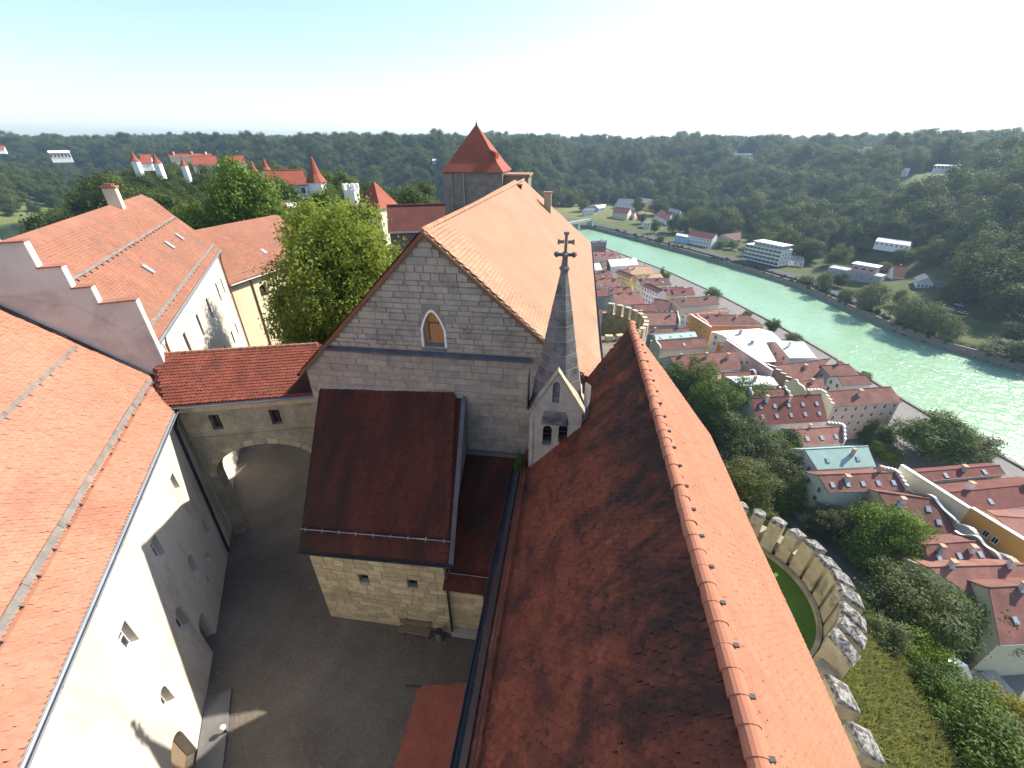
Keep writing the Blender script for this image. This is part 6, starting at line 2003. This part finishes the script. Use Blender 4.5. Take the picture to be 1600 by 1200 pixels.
def keep_plateau(x, y):
    f = pdist(FB, x, y)
    f = f / flat_scale(x, y)
    n_ = wav(x + 300, y, 260) - .35 * np.clip((f - 500) / 500, 0, 1)
    return (f >= 240) & ((n_ > -.55) | (x < -150)) & not_clear(x, y)
def keep_left(x, y):
    dl = (np.interp(y, LEFT_Y, LEFT_X) - x) * .62
    nb = pdist(NB, x, y)
    return (((dl > 6) & (dl < 58)) | (dl > 128) | (y > 470)) & (wav(x, y, 70) > -.9) & (dl < 1400) & (nb < -20) & (np.hypot(x, y) > 230) & not_clear(x, y)
def keep_hill(x, y):
    dl = np.interp(y, LEFT_Y, LEFT_X) - x
    cr = np.interp(y, CREST_Y, CREST_X)
    nb = pdist(NB, x, y)
    ft = np.interp(y, FOOT_Y, FOOT_X)
    wood = (x > cr + 6) & (x < np.minimum(ft - 8, .05 * y - 4)) & (y > 85)
    ridge = (dl < 0) & (x < cr) & (y > 118) & (wav(x, y, 60) > -.6)
    flat = (x > ft) & (nb < -6) & (y > 445)
    return (wood | ridge | flat) & (nb < -6) & not_clear(x, y)
scatter(-2000, 680, 60, 1150, 14, keep_far, 17, 31)
scatter(-2000, 1500, 150, 2100, 18, keep_plateau, 15, 27)
scatter(-1300, -60, -40, 1300, 14, keep_left, 11, 20)
scatter(-420, 60, 85, 620, 8.0, keep_hill, 8, 14)
scatter(-4200, 3600, 1000, 5200, 34, lambda x, y: (wav(x, y, 700) > .12) & (np.hypot(x, y) > 1500), 14, 26)
pts, scl, rot, pick = map(np.concatenate, (pts, scl, rot, pick))
me = bpy.data.meshes.new('woods')
me.vertices.add(len(pts))
me.vertices.foreach_set('co', pts.ravel())
for nm, tp_, arr in (('size', 'FLOAT', scl), ('turn', 'FLOAT', rot), ('form', 'INT', pick)):
    a = me.attributes.new(nm, tp_, 'POINT')
    a.data.foreach_set('value', arr.astype(np.int32) if tp_ == 'INT' else arr)
me.update()
woods = bpy.data.objects.new('woods', me)
COL.objects.link(woods)
woods['kind'] = 'stuff'
woods['label'] = 'dense green woods on the slopes and plateau'
ng = bpy.data.node_groups.new('woods', 'GeometryNodeTree')
ng.interface.new_socket('Geometry', in_out='INPUT', socket_type='NodeSocketGeometry')
ng.interface.new_socket('Geometry', in_out='OUTPUT', socket_type='NodeSocketGeometry')
gi, go = ng.nodes.new('NodeGroupInput'), ng.nodes.new('NodeGroupOutput')
iop = ng.nodes.new('GeometryNodeInstanceOnPoints')
g2i = ng.nodes.new('GeometryNodeGeometryToInstance')
for o in reversed(protos):
    oi = ng.nodes.new('GeometryNodeObjectInfo')
    oi.inputs[0].default_value = o
    oi.inputs[1].default_value = False
    ng.links.new(oi.outputs['Geometry'], g2i.inputs[0])
def named(nm, tp_):
    n_ = ng.nodes.new('GeometryNodeInputNamedAttribute')
    n_.data_type = tp_
    n_.inputs[0].default_value = nm
    return n_.outputs[0]
cx = ng.nodes.new('ShaderNodeCombineXYZ')
ng.links.new(named('turn', 'FLOAT'), cx.inputs[2])
m2p = ng.nodes.new('GeometryNodeMeshToPoints')
ng.links.new(gi.outputs[0], m2p.inputs[0])
ng.links.new(m2p.outputs[0], iop.inputs['Points'])
ng.links.new(g2i.outputs[0], iop.inputs['Instance'])
iop.inputs['Pick Instance'].default_value = True
ng.links.new(named('form', 'INT'), iop.inputs['Instance Index'])
ng.links.new(cx.outputs[0], iop.inputs['Rotation'])
ng.links.new(named('size', 'FLOAT'), iop.inputs['Scale'])
ng.links.new(iop.outputs[0], go.inputs[0])
md = woods.modifiers.new('woods', 'NODES')
md.node_group = ng
print('woods', len(pts))

# --- undergrowth on the castle slope, and the long grass of the meadow below the terrace
def blades(name, mat, xs, ys, h0, h1, wd, kind='stuff', label=None):
    n_ = len(xs)
    z = hz(xs, ys)
    a = RNG.uniform(0, 6.28, n_)
    h = RNG.uniform(h0, h1, n_)
    lean = RNG.normal(0, .35, (n_, 2)) * h[:, None]
    P = np.stack([xs, ys, z - .05], 1)
    t = np.stack([np.cos(a), np.sin(a), 0 * a], 1) * (wd * RNG.uniform(.6, 1.4, n_))[:, None]
    top = P + np.stack([lean[:, 0], lean[:, 1], h], 1)
    V_ = np.stack([P - t, P + t, top + t * .3, top - t * .3], 1).reshape(-1, 3)
    me = bpy.data.meshes.new(name)
    me.from_pydata(V_.tolist(), [], (np.arange(n_)[:, None] * 4 + np.arange(4)[None, :]).tolist())
    me.materials.append(MATS[mat])
    at_ = me.attributes.new('tint', 'FLOAT', 'FACE')
    at_.data.foreach_set('value', RNG.beta(1.2, 2, n_))
    me.update()
    o = bpy.data.objects.new(name, me)
    COL.objects.link(o)
    o['kind'] = kind
    if label:
        o['label'] = label
xs = RNG.uniform(13.2, 34, 60000)
ys = RNG.uniform(-6, 30, 60000)
blades('meadow_grass', 'grass_long', xs, ys, .25, .8, .07, label='long sunlit grass on the slope below the terrace wall')
sh = []
def scatter_shrubs():
    x = RNG.uniform(14, 66, 5200)
    y = RNG.uniform(-8, 215, 5200)
    cr, ft = np.interp(y, CREST_Y, CREST_X), np.interp(y, FOOT_Y, FOOT_X)
    ok = (x > cr + 3) & (x < ft + 2) & ~((x < 33) & (y < 21)) & (wav(x, y, 14) > -.35) & (y < 170)
    return x[ok], y[ok]
x, y = scatter_shrubs()
for gu_, gv_ in ((1545, 1060), (1500, 1060), (1520, 1040)):      # the gardens round shed and hut are open
    gp = hit(gu_, gv_)
    gd_ = math.hypot(gp[0], gp[1])
    al_, la_ = (x * gp[0] + y * gp[1]) / gd_ - gd_, np.abs(x * gp[1] - y * gp[0]) / gd_
    ok = ~((la_ < 7) & (al_ < 6) & (al_ > -26))
    x, y = x[ok], y[ok]
by = np.repeat(np.arange(150, 620, 2.2), 2)
bx = np.interp(by, FB[:, 0], FB[:, 1]) + RNG.uniform(-.5, 7, len(by))
ok = RNG.random(len(by)) < .55 + .4 * wav(bx, by, 40)
x, y = np.concatenate([x, bx[ok]]), np.concatenate([y, by[ok]])
me = bpy.data.meshes.new('undergrowth')
me.vertices.add(len(x))
me.vertices.foreach_set('co', np.stack([x, y, np.maximum(hz(x, y), -63.2) - .3], 1).ravel())
for nm, tp_, arr in (('size', 'FLOAT', RNG.uniform(1.2, 3.6, len(x)) * np.interp(y, [0, 45, 70], [.5, .6, 1])), ('turn', 'FLOAT', RNG.uniform(0, 6.28, len(x))), ('form', 'INT', RNG.integers(0, 4, len(x)))):
    a = me.attributes.new(nm, tp_, 'POINT')
    a.data.foreach_set('value', arr.astype(np.int32) if tp_ == 'INT' else arr)
ug = bpy.data.objects.new('undergrowth', me)
COL.objects.link(ug)
ug['kind'] = 'stuff'
ug['label'] = 'bushy undergrowth on the castle slope'
md = ug.modifiers.new('undergrowth', 'NODES')
md.node_group = ng

# ================================================================== SMALL THINGS
be = thing('bench', 'wooden bench against the stone annex wall', 'bench', (-7.7, 13.2, 0))
for k in range(3):
    MB().box((-8.5, 12.95 + k * .15, .42), (-6.6, 13.07 + k * .15, .47)).build('seat_plank', 'wood_grey', be)
for k in range(2):
    MB().box((-8.5, 13.4, .62 + k * .2), (-6.6, 13.44, .75 + k * .2)).build('back_plank', 'wood_grey', be)
for x in (-8.3, -6.85):
    MB().box((x, 12.98, 0), (x + .1, 13.4, .42)).build('leg', 'wood_grey', be)
    MB().box((x + .01, 13.38, .42), (x + .09, 13.4 - .001, .95)).build('back_post', 'wood_grey', be)
bi = thing('litter_bin', 'grey cylindrical litter bin beside the bench', 'bin', (-6.05, 13.1, 0))
MB().lathe((-6.05, 13.1, 0), [(.17, .0), (.2, .1), (.2, .85), (.17, .85), (.16, .5)], 14).build('body', 'zinc', bi)
MB().lathe((-6.05, 13.1, 0), [(.215, .8), (.215, .86), (.17, .88)], 14).build('rim', 'zinc_dark', bi)
gq = atz(348, 1137, .6)
gl_ = thing('globe_lamp', 'small white globe lamp standing in the court by the left wall', 'lamp', (gq[0], gq[1], 0))
MB().lathe((gq[0], gq[1], 0), [(.1, 0), (.06, .05), (.05, .4)], 10).build('post', 'iron', gl_)
MB().lathe((gq[0], gq[1], .6), [(.03, -.15), (.1, -.11), (.14, 0), (.1, .1), (.02, .14)], 14).build('globe', 'globe_white', gl_)
# garden hut and long shed at the lower right
def roof_quad(name, label, cat, px, z, th, mat, wall, hh):
    q = [atz(u, v, z + dz_) for u, v, dz_ in px]
    c = sum(q) / len(q)
    t = thing(name, label, cat, (c[0], c[1], z - hh))
    MB().slab([p + Z * .0 for p in q], th).build('roof', mat, t)
    inn = [c + (p - c) * .9 - Z * (th + .02) for p in q]
    MB().prism(inn, V3(0, 0, -hh)).build('wall', wall, t)
    return t
zh = hit(1545, 1060)[2] + 2.6
roof_quad('garden_shed', 'long garden shed with pale grey flat roof at the lower right', 'shed', [(1503, 1022, 0), (1530, 1020, 0), (1588, 1084, 0), (1562, 1082, 0)], zh, .2, 'concrete', 'wall_white', 4)
zh = hit(1500, 1060)[2] + 2.4
hu = roof_quad('garden_hut', 'small garden hut with grey roof left of the long shed', 'hut', [(1474, 1047, 0), (1512, 1040, .5), (1524, 1070, .5), (1488, 1078, 0)], zh, .15, 'roof_grey', 'wall_white', 4)
q = [atz(u, v, zh + .5) for u, v in ((1474, 1030), (1490, 1026), (1513, 1040))]
MB().prism([q[0], q[1], q[2], atz(1474, 1046, zh)], V3(0, 0, -.12)).build('glass_roof', 'pane_sky', hu)
# cars
def car(label, p, ang, mat):
    t = thing('parked_car', label, 'car', p, 'cars parked on the far bank')
    e, s = V3(math.cos(ang), math.sin(ang), 0), V3(-math.sin(ang), math.cos(ang), 0)
    P = lambda a, b, z: p + e * a + s * b + Z * z
    prof = [(-2.1, .35), (-2.1, .85), (-1.3, .95), (1.1, .95), (2.05, .75), (2.1, .35)]
    MB().prism([P(a, -.85, z) for a, z in prof], s * 1.7).build('body', mat, t)
    prof = [(-1.7, .94), (-1.2, 1.42), (.3, 1.42), (1.05, .94)]
    MB().prism([P(a, -.75, z) for a, z in prof], s * 1.5).build('cabin', 'pane', t)
    MB().prism([P(-1.2, -.74, 1.43), P(.3, -.74, 1.43), P(.3, .74, 1.43), P(-1.2, .74, 1.43)], Z * .04).build('car_roof', mat, t)
    for a in (-1.3, 1.3):
        for b in (-.86, .86):
            MB().tube([P(a, b - .1, .32), P(a, b + .1, .32)], .32, 10).build('wheel', 'iron', t)
for lb_, u, v, an, mt in (('silver car parked on the quay under the dark tree', 1497, 480, 2.2, 'car_paint'), ('pale car parked farther along the quay', 1484, 487, 2.2, 'globe_white'), ('light car among the trees by the quay lane', 1502, 492, 2.2, 'car_paint'), ('dark car parked near the shaded lane', 1528, 497, 2.2, 'car_dark'), ('white car on the quay left of the hotel', 1148, 394, 2.5, 'globe_white')):
    p = hit(u, v)
    car(lb_, p + Z * .35, an, mt)

# ================================================================== HAZE
hb_ = MB()
hb_.box((-5200, -600, -72), (4800, 6000, 160))
ho_ = hb_.build('haze', 'mortar', kind='stuff')
hm = bpy.data.materials.new('haze')
hm.use_nodes = True
hm.node_tree.nodes.clear()
pv = hm.node_tree.nodes.new('ShaderNodeVolumePrincipled')
pv.inputs['Color'].default_value = (.55, .76, 1.0, 1)
pv.inputs['Density'].default_value = .00014
pv.inputs['Anisotropy'].default_value = .35
mo = hm.node_tree.nodes.new('ShaderNodeOutputMaterial')
hm.node_tree.links.new(pv.outputs[0], mo.inputs['Volume'])
ho_.data.materials.clear()
ho_.data.materials.append(hm)
